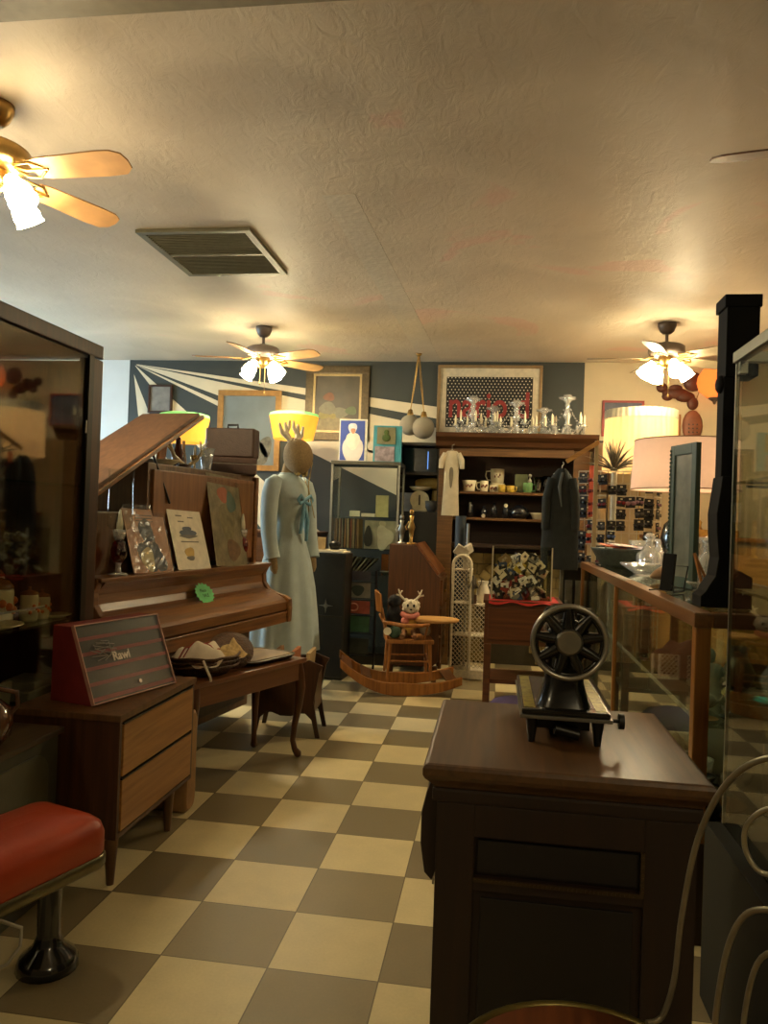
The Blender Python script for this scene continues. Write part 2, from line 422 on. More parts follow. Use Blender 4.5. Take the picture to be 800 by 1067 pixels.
# ---------------------------------------------------------------- ceiling fans
GL_ON = (emis('lit_fan_glass', '#fbe6b6', 20), emis('fan_bulb_glow', '#fbe6b6', 150))
GL_OFF = mat('unlit_fan_glass', '#d8cdb8', .3)
def fan(loc, rot, label, mot, blade, lit=True, bulb=GL_ON):
    t = thing('ceiling_fan', label, 'ceiling fan', loc, 0, 'ceiling fans')
    MB().lathe([(.001, 0), (.065, 0), (.066, -.02), (.05, -.06), (.03, -.08), (.001, -.08)]).build('canopy', mot, t)
    MB().tube([(0,0,-.075), (0,0,-.15)], .012, 12).build('downrod', mot, t)
    MB().lathe([(.001, -.14), (.035, -.142), (.05, -.15), (.11, -.162), (.128, -.175), (.13, -.215), (.12, -.235), (.08, -.25), (.001, -.25)], seg=32).build('motor_housing', mot, t)
    for k in range(5):
        a = R(rot+72*k)
        M = Matrix.Rotation(a, 4, 'Z') @ Matrix.Rotation(R(-14), 4, 'X')
        out = [(.17, -.045), (.22, -.055), (.45, -.066), (.52, -.064), (.555, -.045), (.565, -.01), (.56, .03), (.53, .058), (.45, .064), (.22, .055), (.17, .045)]
        n = len(out); mbb = MB()
        vs = [M @ Vector((x, y, z)) + Vector((0, 0, -.255)) for z in (-.003, .003) for x, y in out]
        mbb.add(vs, [tuple(range(n)), tuple(reversed(range(n, 2*n)))]+[(i, n+i, n+(i+1) % n, (i+1) % n) for i in range(n)])
        bl = mbb.build('blade', blade, t)
        ib = MB(); Z = Vector((0, 0, -.255))
        for s in (-1, 1):
            ib.tube([M @ Vector((.09, s*.012, .012))+Z, M @ Vector((.13, s*.035, -.006))+Z, M @ Vector((.18, s*.042, -.008))+Z, M @ Vector((.22, s*.01, -.006))+Z], .005, 6)
        ib.tube([M @ Vector((.08, 0, .015))+Z, M @ Vector((.15, 0, -.006))+Z, M @ Vector((.235, 0, -.006))+Z], .006, 6)
        ib.build('blade_iron', M_BRASS if lit else mot, bl)
    MB().lathe([(.001, -.25), (.055, -.25), (.06, -.27), (.055, -.30), (.03, -.325), (.001, -.33)]).build('light_kit', M_BRASS, t)
    for k in range(4):
        a = R((-18 if rot == -4 else rot*1.7+20)+90*k); d = Vector((math.cos(a), math.sin(a), 0))
        hl = MB().tube([d*.04+Vector((0,0,-.29)), d*.085+Vector((0,0,-.285)), d*.10+Vector((0,0,-.305))], .009, 8).build('lamp_arm', M_BRASS, t)
        M = Matrix.Rotation(a, 4, 'Z') @ Matrix.Rotation(R(-38), 4, 'Y')
        MB().lathe([(.001, 0), (.026, 0), (.03, -.02), (.045, -.055), (.052, -.085), (.05, -.105), (.056, -.118)], d*.10+Vector((0,0,-.30)), 16, M=M).m(1).lathe([(.0545, -.1165), (.001, -.108)], d*.10+Vector((0,0,-.30)), 16, M=M).build('glass_shade', list(bulb) if lit else [GL_OFF, GL_OFF], t)
    for dx, l in ((.02, .52), (-.02, .44)):
        MB().tube([(dx, 0, -.32), (dx, 0, -l)], .0015, 5).lathe([(.001, -l), (.005, -l-.004), (.006, -l-.02), (.001, -l-.025)], (dx, 0, 0), 8).build('pull_chain', M_BRASS, t)
    return t
M_FANB = mat('fan_blade_maple', '#b48a5c', .45, 0, .15, 12)
M_BRZ = mat('fan_bronze', '#5c4f45', .4, .4, .1)
fan((-1.915, 2.63, ZC), -4, 'brass ceiling fan with lit tulip shades above the dark display cabinet, nearest at left', M_BRASS, M_FANB)
fan((-1.894, 5.95, ZC), -25, 'ceiling fan with four lit shades in front of the striped mural wall', mat('fan_grey_motor', '#736a66', .4, .3), M_FANB)
fan((1.196, 5.85, ZC), 103, 'dark bronze ceiling fan with lit shades in the far right corner by the copper molds', M_BRZ, mat('fan_blade_grey', '#8f8168', .45, 0, .15, 12))
fan((1.23, 2.60, ZC), 168, 'ceiling fan mostly out of view at the right edge, only one brown blade showing', M_BRZ, mat('fan_blade_walnut', '#6b4a34', .45, 0, .15, 12), lit=False)
GL_DIM = (emis('lit_fan_glass_warm', '#fbe6b6', 13), emis('fan_bulb_glow_warm', '#fbe6b6', 40))  # for two fans added behind the camera to brighten the near ceiling
fan((-1.9, -.65, ZC), 20, 'ceiling fan added out of view behind the camera on the left', M_BRASS, M_FANB, bulb=GL_DIM)
fan((1.2, -.65, ZC), 50, 'ceiling fan added out of view behind the camera on the right', M_BRZ, M_FANB, bulb=GL_DIM)

# ================================================================ LEFT SIDE
# ---- dark display cabinet along the left wall
t = thing('display_cabinet', 'tall dark wood display cabinet with tinted glass front holding floral kitchen jars', 'cabinet', (-1.6, 2.0, 0))
mb = MB(); mb.box(-.55, 0, -1.0, -.94, 0, 1.89); mb.box(-.06, 0, .84, .92, .02, 1.83); mb.box(-.55, -.5, .84, .92, .02, 1.83); mb.box(-.55, 0, -1.0, .92, 1.835, 1.89); mb.box(-.55, 0, -1.0, .92, .0, .16)
mb.box(-.55, -.53, -.94, .84, .16, 1.835); mb.box(-.5, -.06, .9, .92, .02, 1.83)
mb.build('frame', W_DARK, t, bevel=.006)
MB().box(-.017, -.011, -.94, .84, .16, 1.83).build('glass_door', G_DARK, t)
MB().box(-.008, .001, .815, .85, .16, 1.835).build('door_edge_strip', M_BLACK, t)
for z in (.50, .80, 1.32): MB().box(-.52, -.03, -.93, .83, z-.008, z).build('glass_shelf', G_SHELF, t)
MB().cbox((.003, .80, 1.55), (.004, .006, .05)).build('latch', M_STEEL, t)
MB().tube([(-.03, .62, .865), (-.03, .5, .865), (-.02, .30, .87)], .004, 6).build('shelf_rail', M_STEEL, t)

# jars with orange flowers inside
M_LID = mat('brown_glazed_lid', '#7a4a22', .25); M_FL = mat('orange_flower_glaze', '#d07038', .3); M_LEAF = mat('leaf_glaze', '#5a6a2c', .4)
def jar(loc, r, h, label, group='floral kitchen jars'):
    j = thing('kitchen_jar', label, 'jar', loc, 0, group)
    MB().lathe([(.001, 0), (r*.9, 0), (r, .01), (r*1.02, h*.9), (r*.95, h), (.001, h)], seg=20).build('body', M_CREAM, j)
    MB().lathe([(r*1.03, h), (r*1.03, h+.006), (r*.8, h+r*.38), (r*.2, h+r*.55), (r*.15, h+r*.7), (r*.22, h+r*.85), (.001, h+r*.95)], seg=20).build('lid', M_LID, j)
    fl = MB()
    for k in range(7):
        a = R(-50+k*23); z = h*(.35+.35*((k*37) % 10)/10)
        fl.ball((math.cos(a)*r, math.sin(a)*r, z), (r*.22,)*3, 8)
    fl.build('painted_flowers', M_FL, j)
    return j
jar((-1.80, 2.56, .80), .072, .13, 'large cream floral jar with brown lid, nearest of the jars in the dark cabinet')
jar((-1.79, 2.37, .80), .07, .12, 'cream floral jar cut by the left edge of the photo, in the dark cabinet')
jar((-1.93, 2.68, .80), .08, .16, 'tallest cream floral jar at the back of the dark cabinet shelf')
jar((-1.72, 2.665, .80), .032, .10, 'small cream shaker with brown top and black mark beside the jars')
jar((-1.72, 2.745, .80), .03, .085, 'small cream floral shaker at the right end of the cabinet shelf')
jar((-1.92, 2.45, .80), .085, .17, 'cream floral jar with rounded brown lid behind the nearest jars')
single('saucer', MB().lathe([(.001, 0), (.03, .002), (.055, .014), (.057, .012), (.03, 0)], seg=20), M_CREAM, 'small white saucer on the cabinet shelf edge beside the shakers', 'plate', (-1.69, 2.80, .80))
single('plate', MB().lathe([(.001, 0), (.05, .002), (.10, .02), (.102, .017), (.05, 0)], seg=24), M_CREAM, 'cream plate at the left edge of the photo in front of the jars', 'plate', (-1.71, 2.44, .80))
single('folded_linen', MB().cbox((0,0,.02), (.14, .2, .04)).cbox((.0, .01, .055), (.13, .17, .03), .1), mat('grey_linen', '#8a8372', .9, bump=.4), 'grey folded cloth low in the dark cabinet behind the red case', 'cloth', (-1.75, 2.72, .504), bevel=.01)
single('paper_card', MB().cbox((0,0,.05), (.012, .07, .10), ry=.1), M_PAPER, 'small upright cream card on the low shelf of the dark cabinet', 'card', (-1.70, 2.5, .504))

# ---- two drawer dresser
t = thing('dresser', 'low walnut dresser with two plain drawers and tapered legs, under the red case', 'dresser', (-1.37, 2.66, 0))
x0, x1, y0, y1 = -.21, .185, -.30, .34
MB().box(x0, x1, y0, y1, .535, .558).build('top', W_WAL, t, bevel=.004)
mb = MB(); mb.box(x0, x1-.02, y0+.008, y1-.01, .15, .535); mb.box(x1-.02, x1-.004, y0+.005, y0+.022, .15, .535); mb.box(x1-.02, x1-.004, y1-.025, y1-.008, .15, .535); mb.box(x1-.02, x1-.004, y0+.022, y1-.025, .15, .165)
mb.build('carcass', wood('walnut_side', '#38200f', '#50301a', .45, 'Z'), t, bevel=.002)
for z0, z1 in ((.172, .338), (.352, .522)):
    d = MB().box(x1-.03, x1, y0+.028, y1-.03, z0, z1).build('drawer', W_TEAK, t, bevel=.004)
    MB().box(x1-.02, x1-.001, y0+.03, y1-.03, z1+.001, z1+.006).build('finger_groove', M_BLACK, d)
for lx in (x0+.03, x1-.03):
    for ly in (y0+.025, y1-.17):
        MB().tube([(lx, ly, .15), (lx+.004, ly-.004, .0)], [.024, .012], 10).build('leg', W_WAL, t)

# ---- red display case with sloping striped front
M_RED = mat('dark_red_board', '#7e2722', .55, 0, .1); M_PINK = mat('red_stripe', '#b8565e', .5); M_CHAR = mat('charcoal_panel', '#2f2c2b', .3)
t = thing('display_case', 'wedge-shaped dark red case with sloping black front crossed by red stripes, on the low dresser', 'case', (-1.335, 2.445, .558), -R(14.7))
prof = [(-.185, 0), (0, 0), (-.105, .262), (-.185, .262)]
MB().prism(prof, 'xz', 0, .435).build('body', M_RED, t, bevel=.003)
sl = (Vector((-.105, 0, .262))-Vector((0, 0, 0))); ln = sl.length; sl.normalize(); nrm = Vector((sl.z, 0, -sl.x))
def slope(u0, u1, y0, y1, d0, d1):
    vs = []
    for d in (d0, d1):
        for u, y in ((u0, y0), (u1, y0), (u1, y1), (u0, y1)): vs.append(sl*u*ln+nrm*d+Vector((0, y, 0)))
    return vs, [(0,1,2,3),(7,6,5,4),(0,4,5,1),(1,5,6,2),(2,6,7,3),(3,7,4,0)]
MB().add(*slope(.01, .99, .004, .431, .001, .005)).build('front_panel', M_CHAR, t)
for k in range(5):
    u = .035+k*.19
    MB().add(*slope(u, u+.045 if k else u+.05, .004, .431, .005, .0065)).build('stripe', M_PINK, t)
cl = MB().add(*slope(.02, .98, .006, .429, .010, .0125)).build('cover_glass', glass('case_cover', '#eeeeea', .35, .22, .03), t)
mb = MB()
for a in ((0, 1, .0, .004), (0, 1, .431, .435), (0, .015, .004, .431), (.985, 1, .004, .431)):
    mb.add(*slope(a[0], a[1], a[2], a[3], .0, .014))
mb.build('edge_trim', mat('case_edge', '#b98a78', .5), t)
c = sl*(.56*ln)+nrm*.0155
ang = math.atan2(sl.z, sl.x)
def on_slope(u, y, d): return sl*u*ln+nrm*d+Vector((0, y, 0))
Mrot = Matrix((Vector((0,1,0)), sl, nrm)).transposed().to_euler()
text('lettering', 'Rawl', .045, mat('case_lettering', '#d8cfc4', .5), t, on_slope(.53, .185, .0135), Mrot, .0006, offset=.0012)
mb = MB()
for k in range(9):
    a = k*.7; mb.tube([on_slope(.62+.12*math.sin(a), .09+.05*math.cos(a), .014), on_slope(.66+.10*math.sin(a+1), .12+.05*math.cos(a+1.2), .014), on_slope(.70+.06*math.cos(a), .10+.04*math.sin(a), .014)], .0018, 5)
mb.build('scroll_emblem', mat('emblem_silver', '#8d8680', .5), t)
mb = MB().tube([on_slope(.15, .24, .013), on_slope(.15, .24, .02)], .008, 12); mb.build('lock', M_CHROME, t)

# ---- painted cabinet, brown jug, stool at the left edge
M_GRN = mat('dark_green_paint', '#38382a', .5, 0, .2, 12)
t = thing('small_cabinet', 'dark green cabinet with arched panels and wooden top, behind the red stool', 'cabinet', (-1.365, 1.97, 0))
MB().box(-.22, .012, -.09, .345, .505, .525).build('top', wood('cab_top', '#2f2213', '#4a3a1e', .45, 'Y'), t, bevel=.004)
MB().box(-.215, 0, -.08, .33, 0, .505).build('body', M_GRN, t, bevel=.003)
def arch(y0, y1, z0, z1, r):
    pts = [(y0, z0), (y1, z0)]
    for k in range(9): a = PI/2*k/8; pts.append((y1-r+r*math.cos(a), z1-r+r*math.sin(a)))
    for k in range(9): a = PI/2+PI/2*k/8; pts.append((y0+r+r*math.cos(a), z1-r+r*math.sin(a)))
    return pts
for y0, y1 in ((-.04, .27),):
    MB().prism(arch(y0, y1, .29, .47, .07), 'yz', .0, .008).build('arched_panel', mat('green_panel', '#45432f', .35), t, bevel=.003)
MB().box(0, .006, -.06, .3, .27, .29).build('groove_rail', M_BLACK, t)
t = thing('brown_jug', 'brown glazed jug at the left edge of the photo on the green cabinet', 'jug', (-1.46, 2.06, .526))
MB().lathe([(.001, 0), (.05, 0), (.075, .03), (.082, .07), (.07, .11), (.035, .14), (.028, .165), (.034, .175)], seg=24).build('body', mat('brown_glaze', '#4a2a16', .12, 0, .4, 8, coat=.5), t)
MB().tube([(.03, .02, .165), (.07, .05, .15), (.075, .05, .11), (.06, .04, .09)], .008, 8).build('handle', mat('brown_glaze', '#4a2a16'), t)

t = thing('stool', 'low stool with padded red vinyl seat, steel rim and black pedestal at lower left', 'stool', (-1.215, 1.808, 0), -R(18))
M_VIN = mat('red_vinyl', '#a0391a', .36, 0, .08, 8, .05, 90)
def rrect(hx, hy, r, n=7):
    p = []
    for cx, cy, a0 in ((hx-r, hy-r, 0), (-hx+r, hy-r, 90), (-hx+r, -hy+r, 180), (hx-r, -hy+r, 270)):
        for k in range(n): a = R(a0+90*k/(n-1)); p.append((cx+r*math.cos(a), cy+r*math.sin(a)))
    return p
def pad(hx, hy, z0, prof, r=.05):
    rings = []
    for ins, z in prof: rings.append([Vector((x, y, z0+z)) for x, y in rrect(hx-ins, hy-ins, max(.012, r-ins*.5))])
    return rings
mb = MB(); mb.loft(pad(.140, .235, .292, [(.004, 0), (0, .012), (.0, .06), (.008, .085), (.028, .102), (.06, .111), (.10, .116), (.118, .118)])); mb.build('seat', M_VIN, t)
mb = MB(); mb.loft(pad(.144, .239, .257, [(.02, 0), (.004, .004), (0, .01), (0, .034), (.004, .038)])); mb.build('rim', mat('seat_rim_steel', '#6e684f', .3, .8), t)
MB().lathe([(.001, .257), (.05, .257), (.032, .22), (.03, .09), (.04, .06), (.07, .035), (.078, .02), (.08, 0), (.001, 0)], (.03, .13, 0), 20).build('pedestal', M_BLKP, t)
cord = MB().tube([(-1.36, 1.78, .006), (-1.28, 1.83, .006), (-1.235, 1.88, .02), (-1.222, 1.915, .05), (-1.23, 1.93, .09), (-1.28, 1.9, .12)], .005, 8)
single('power_cord', cord, mat('white_cord', '#b9b29c', .5), 'pale cord looping on the floor beside the black stool pedestal', 'cord')

# ---- tan suitcase standing behind the dresser
t = thing('tan_case', 'tan rounded suitcase standing on the floor between the dresser and the bench', 'suitcase', (-1.305, 3.036, 0), 0)
M_TAN = mat('tan_leatherette', '#8d6a42', .6, 0, .12, 20, .2, 80)
mb = MB(); rings = []
for x, ins in ((-.26, .012), (-.25, 0), (.09, 0), (.10, .012)): rings.append([Vector((x, p[0]*1.0, .205+p[1])) for p in rrect(.055-ins, .205-ins, .035)])
mb.loft(rings).build('shell', M_TAN, t)
MB().tube([(-.12, -.0, .41), (-.12, 0, .435), (-.03, 0, .435), (-.03, 0, .41)], .007, 8).build('handle', W_DARK, t)

# ================================================================ PIANO
t = thing('upright_piano', 'old mahogany upright piano with closed key lid and its top lid propped open', 'piano', (-1.2, 4.47, 0), -R(10))
YL = -1.55
prof = [(-.18, .925), (-.14, .935), (-.135, .92), (-.155, .90), (-.175, .87), (-.17, .83), (-.155, .80), (-.13, .785), (-.10, .778), (-.05, .755), (-.015, .735), (-.003, .72), (-.003, .675), (-.012, .665), (-.22, .665), (-.22, .925)]
MB().prism(prof, 'xz', YL+.03, -.035).build('key_lid', W_PIANO, t, bevel=.003)
MB().box(-.22, .0, YL, 0, .60, .66).build('key_bed', W_PIANO, t, bevel=.005)
MB().tube([(-.002, YL+.03, .66), (-.002, -.03, .66)], .006, 8).build('lid_moulding', W_PIANO, t)
ck = [(-.24, .60), (.012, .60), (.016, .68), (.012, .735), (-.02, .755), (-.08, .768), (-.13, .79), (-.16, .83), (-.165, .88), (-.145, .92), (-.15, .94), (-.24, .94)]
MB().prism(ck, 'xz', -.035, .005).build('cheek', W_PIANO, t, bevel=.006)
MB().prism(ck, 'xz', YL-.005, YL+.03).build('cheek', W_PIANO, t, bevel=.006)
MB().box(-.28, -.13, YL, .0, .925, .943).build('music_shelf', W_PIANO, t, bevel=.005)
mb = MB(); mb.box(-.60, -.26, YL, 0, .08, 1.22); mb.box(-.60, -.26, -1.08, 0, 1.22, 1.462)
mb.build('case', W_PIANOD, t, bevel=.006)
MB().box(-.262, -.245, -1.05, -.04, .97, 1.43).build('upper_panel', wood('piano_panel', '#70451f', '#8c5c30', .4, 'Z'), t, bevel=.005)
MB().box(-.262, -.235, -.035, .0, .94, 1.455).build('corner_post', W_PIANO, t, bevel=.004)
MB().box(-.27, -.25, YL+.04, -.04, .12, .58).build('lower_panel', W_DARK, t, bevel=.006)
a = Vector((0, -1.52, 1.27)); b = Vector((0, -.66, 1.735)); dd = (b-a).normalized(); nn = Vector((0, -dd.z, dd.y))
vs = [p+Vector((x, 0, 0))+nn*q for x in (-.60, -.25) for p in (a, b) for q in (0, .022)]
MB().add(vs, [(0,1,3,2),(4,6,7,5),(0,4,5,1),(2,3,7,6),(0,2,6,4),(1,5,7,3)]).build('lid', wood('lid_underside', '#4f3420', '#6c4a2e', .5, 'Y'), t, bevel=.005)
p0 = a+dd*.0; 
vs = [p+Vector((x, 0, 0))+nn*q for x in (-.262, -.238) for p in (a, b+dd*.02) for q in (-.018, .002)]
MB().add(vs, [(0,1,3,2),(4,6,7,5),(0,4,5,1),(2,3,7,6),(0,2,6,4),(1,5,7,3)]).build('lid_edge_strip', W_PIANO, t, bevel=.003)
MB().tube([(-.27, -1.03, 1.50), (-.235, -.93, 1.27)], .006, 8).build('lid_prop', M_BLACK, t)
PIANO = t
def pw(lx, ly, z):
    return Matrix.Translation((-1.2, 4.47, 0)) @ Matrix.Rotation(-R(10), 4, 'Z') @ Vector((lx, ly, z))

# price tag
t = thing('price_tag', 'green starburst paper price tag stuck on the closed piano lid', 'tag', pw(-.105, -.76, .79), R(80), None)
mb = MB(); pts = []
for k in range(32):
    r = .076 if k % 2 else .062; aa = 2*PI*k/32; pts.append((r*math.cos(aa)*1.15, r*math.sin(aa)*.8+.035))
n = len(pts); M = Matrix.Rotation(R(60), 4, 'X')
vs = [M @ Vector((x, y, z)) for z in (-.0006, .0006) for x, y in pts]
mb.add(vs, [tuple(range(n)), tuple(reversed(range(n, 2*n)))]+[(i, n+i, n+(i+1) % n, (i+1) % n) for i in range(n)])
mb.build('card', mat('green_card', '#5cc06c', .6), t)
ink = mat('marker_ink', '#16351c', .7)
text('lettering', 'Piano', .026, ink, t, M @ Vector((-.005, .05, .0012)), (R(60), 0, 0), .0002)
text('lettering', 'SALE', .026, ink, t, M @ Vector((.004, .022, .0012)), (R(60), 0, 0), .0002)

# hurricane candle lamps
def hurricane(loc, label, s=1.0, red=True):
    t = thing('candle_lamp', label, 'candle holder', loc, 0, 'candle lamps on the piano'); t.scale = (s, s, s)
    MB().lathe([(.001, 0), (.045, 0), (.045, .006), (.015, .014), (.01, .04), (.016, .055), (.001, .056)], seg=20).build('foot', G_CRYS, t)
    MB().lathe([(.001, .056), (.02, .057), (.033, .08), (.036, .11), (.028, .14), (.016, .155), (.001, .155)], seg=20).build('ruby_bowl', G_RED, t)
    MB().lathe([(.001, .155), (.02, .157), (.026, .175), (.03, .2), (.027, .2), (.001, .19)], seg=20).build('candle_cup', G_CRYS, t)
    MB().lathe([(.001, .196), (.014, .198), (.014, .225), (.011, .25), (.004, .285), (.001, .29)], seg=12).build('candle', M_WHITE, t)
    MB().lathe([(.034, .2), (.052, .215), (.054, .30), (.05, .40), (.056, .46), (.058, .465)], seg=24).build('glass_chimney', G_CLEAR, t)
hurricane(pw(-.195, -1.36, .943), 'ruby and clear glass candle lamp at the left end of the piano shelf')
hurricane(pw(-.195, -.255, .943), 'ruby and clear glass candle lamp at the right end of the piano shelf')

# prints leaning on the piano
def leaning(ly, wdt, h, lean, name, label, cat, base, paint, tilt=0.0, film=False, x=-.165):
    p = pw(x, ly, .943)
    t = thing(name, label, cat, p, -R(10))
    # local: the sheet faces +x and leans back
    M = Matrix.Rotation(tilt, 4, 'X') @ Matrix.Rotation(-R(lean), 4, 'Y')
    def quad(y0, y1, z0, z1, d0, d1):
        vs = [M @ Vector((x, y, z)) for x in (d0, d1) for y in (y0, y1) for z in (z0, z1)]
        return vs, [(0,1,3,2),(4,6,7,5),(0,4,5,1),(2,3,7,6),(0,2,6,4),(1,5,7,3)]
    MB().add(*quad(-wdt/2, wdt/2, 0, h, -.003, 0)).build('sheet', base, t)
    def blob(cy, cz, ry, rz, d, m, nm='printed_shape', rot=0):
        pts = []
        for k in range(20):
            a = 2*PI*k/20; rr_ = 1+.12*math.sin(3*a+cy*40)
            y_, z_ = ry*rr_*math.cos(a), rz*rr_*math.sin(a)
            pts.append((cy+y_*math.cos(rot)-z_*math.sin(rot), cz+y_*math.sin(rot)+z_*math.cos(rot)))
        vs = [M @ Vector((x, y, z)) for x in (0, d) for y, z in pts]; n = 20
        MB().add(vs, [tuple(range(n)), tuple(reversed(range(n, 2*n)))]+[(i, n+i, n+(i+1) % n, (i+1) % n) for i in range(n)]).build(nm, m, t)
    paint(blob, quad, t, M)
    if film:
        mb = MB(); nx, nz = 14, 20; vs = []
        for j in range(nz+1):
            for i in range(nx+1):
                vs.append(M @ Vector((.0045+.0022*random.random(), -wdt/2-.004+(wdt+.008)*i/nx, (h+.02)*j/nz)))
        fs = [(j*(nx+1)+i, j*(nx+1)+i+1, (j+1)*(nx+1)+i+1, (j+1)*(nx+1)+i) for j in range(nz) for i in range(nx)]
        mb.add(vs, fs, False).build('plastic_sleeve', glass('plastic_film', '#eeeeea', .45, .18, .035), t)
    return t
P_BLUE = mat('print_blue', '#5d6470', .7); P_PINK = mat('print_pink', '#c59a84', .7); P_CRM = mat('print_cream', '#d8cba4', .7); P_TXT = mat('print_grey', '#6e6a62', .7); P_YEL = mat('print_yellow', '#b99a54', .7)
def paint1(blob, quad, t, M):
    blob(.0, .19, .05, .075, .0006, P_BLUE, rot=.4); blob(-.01, .085, .085, .075, .0008, P_BLUE); blob(.07, .05, .04, .05, .0009, P_BLUE)
    blob(-.03, .065, .048, .058, .0013, P_CRM); 
    for k in range(3): MB().add(*quad(-.07, .06, .245+k*.014, .25+k*.014, 0, .0007)).build('printed_line', P_TXT, t)
leaning(-1.13, .31, .305, 17, 'fashion_print', 'pink and blue printed sheet in a clear sleeve, leftmost on the piano shelf', 'print', P_PINK, paint1, tilt=-.03, film=True)
def paint2(blob, quad, t, M):
    blob(.0, .185, .075, .022, .0008, P_BLUE); blob(-.005, .208, .04, .016, .001, P_BLUE); blob(.0, .172, .08, .008, .0012, P_TXT)
    blob(-.02, .085, .042, .03, .0008, P_YEL); blob(-.02, .058, .035, .012, .001, P_TXT)
    for y0, y1, z in ((-.085, -.03, .275), (.02, .07, .268), (-.075, -.02, .245), (-.08, .08, .14)): MB().add(*quad(y0, y1, z, z+.006, 0, .0007)).build('printed_line', P_TXT, t)
leaning(-.80, .30, .325, 17, 'car_print', 'cream sheet printed with a blue car above a small yellow car', 'print', mat('print_sheet', '#d9d0ba', .7), paint2, tilt=-.03, film=False, x=-.155)
P_TANP = mat('print_tan', '#8f8366', .7, 0, .3, 18)
def paint3(blob, quad, t, M):
    blob(-.02, .40, .055, .045, .0008, mat('print_coral', '#b9684a', .7)); blob(0, .25, .08, .11, .0008, mat('print_olive', '#857a56', .7, 0, .3, 30)); blob(.06, .36, .05, .06, .001, mat('print_teal', '#5d746a', .7))
    blob(.03, .09, .07, .06, .001, mat('print_brown', '#7a5c3e', .7, 0, .3, 30))
leaning(-.43, .34, .51, 12, 'poster_in_sleeve', 'tall poster in crinkled clear plastic, rightmost leaning on the piano', 'poster', P_TANP, paint3, tilt=-.05, film=True, x=-.15)

# things standing on top of the piano
M_SUIT = mat('brown_suitcase_vinyl', '#4b352b', .5, 0, .1, 30, .2, 120)
def suitcase(loc, w_, d_, h_, label, rz):
    t = thing('suitcase', label, 'suitcase', loc, rz, 'suitcases on the piano')
    MB().box(-d_/2, d_/2, -w_/2, w_/2, 0, h_*.62).build('body', M_SUIT, t, bevel=.014, seg=3)
    MB().box(-d_/2, d_/2, -w_/2, w_/2, h_*.63, h_).build('lid', M_SUIT, t, bevel=.014, seg=3)
    MB().box(-d_/2+.004, d_/2-.004, -w_/2+.004, w_/2-.004, h_*.60, h_*.65).build('metal_edge', M_STEEL, t)
    return t
suitcase(pw(-.38, -.10, 1.463), .31, .24, .10, 'flat brown suitcase on the piano, underneath the upright one', -R(70))
t = thing('suitcase', 'brown suitcase standing upright with its handle up, on top of the flat one', 'suitcase', pw(-.37, -.10, 1.565), R(-78), 'suitcases on the piano')
MB().box(-.06, .06, -.15, .15, 0, .175).build('body', M_SUIT, t, bevel=.016, seg=3)
MB().box(.0, .064, -.145, .145, .004, .171).build('lid', M_SUIT, t, bevel=.012, seg=3)
MB().tube([(0, -.03, .175), (0, -.03, .20), (0, .03, .20), (0, .03, .175)], .007, 8).build('handle', M_BLACK, t)
t.rotation_euler = (0, 0, R(-88))

# framed card, trophy-like figurines and candlestick between lid and suitcase
t = thing('small_framed_print', 'small pale framed print leaning on the piano under the raised lid', 'picture', pw(-.42, -.74, 1.463), -R(80))
MB().cbox((0, 0, .09), (.14, .012, .18), rx=-.1).build('frame', W_OAK, t, bevel=.003)
MB().cbox((0, -.0075, .09), (.12, .004, .16), rx=-.1).build('sheet', M_PAPER, t)
t = thing('platter', 'pale oval platter with a lifted rim under the raised piano lid', 'platter', pw(-.36, -.84, 1.463), 0)
MB().lathe([(.001, 0), (.06, .004), (.10, .02), (.11, .03), (.112, .027), (.06, 0)], seg=28, sy=.6).build('dish', M_CREAM, t)
M_BONE = mat('antler_bone', '#cbbd9a', .5)
def antler(mb, base, dirv, s):
    b = Vector(base); d = Vector(dirv); d.normalize(); side = Vector((0, 0, 1)).cross(d)
    mb.tube([b, b+d*.06*s+Vector((0,0,.04*s)), b+d*.09*s+Vector((0,0,.10*s)), b+d*.08*s+Vector((0,0,.17*s))], [.012*s, .011*s, .009*s, .004*s], 7)
    for k, (u, l) in enumerate(((.05, .05), (.09, .05), (.13, .035))):
        p = b+d*(.06+.02*k)*s+Vector((0,0,u*s)); mb.tube([p, p+d*l*s+Vector((0,0,.045*s))], [.008*s, .003*s], 6)
t = thing('antler_figure', 'pale antler ornament standing on the piano beside the poster', 'ornament', pw(-.38, -.60, 1.463), 0)
mb = MB(); antler(mb, (0, 0, .02), (-.3, -.6, 0), 1.1); antler(mb, (.02, .02, .02), (.5, .5, 0), .8); mb.build('antlers', M_BONE, t)
MB().lathe([(.001, 0), (.04, 0), (.038, .02), (.001, .03)]).build('base', W_DARK, t)
t = thing('goblet', 'small brass goblet with a white candle standing on the piano by the suitcase', 'candle holder', pw(-.40, -.46, 1.463), 0)
MB().lathe([(.001, 0), (.025, 0), (.006, .01), (.006, .04), (.022, .06), (.026, .085), (.022, .085), (.001, .065)]).build('cup', M_BRASS, t)
MB().lathe([(.008, .065), (.008, .12), (.003, .14), (.001, .142)], seg=10).build('candle', M_WHITE, t)
t = thing('figurine_bottle', 'dark reddish bottle standing behind the antler ornament on the piano', 'bottle', pw(-.47, -.52, 1.463), 0)
MB().lathe([(.001, 0), (.03, 0), (.032, .02), (.034, .09), (.02, .12), (.014, .15), (.014, .18), (.001, .18)]).build('body', mat('bottle_brown', '#4b2418', .15), t)
t = thing('crystal_vase', 'grey cut glass vase beside the upright suitcase on the piano', 'vase', pw(-.36, -.40, 1.463), 0)
MB().lathe([(.001, 0), (.03, 0), (.025, .02), (.034, .07), (.045, .13), (.042, .13), (.028, .06), (.001, .02)], fold=.06, nf=8, seg=32).build('body', G_CRYS, t)

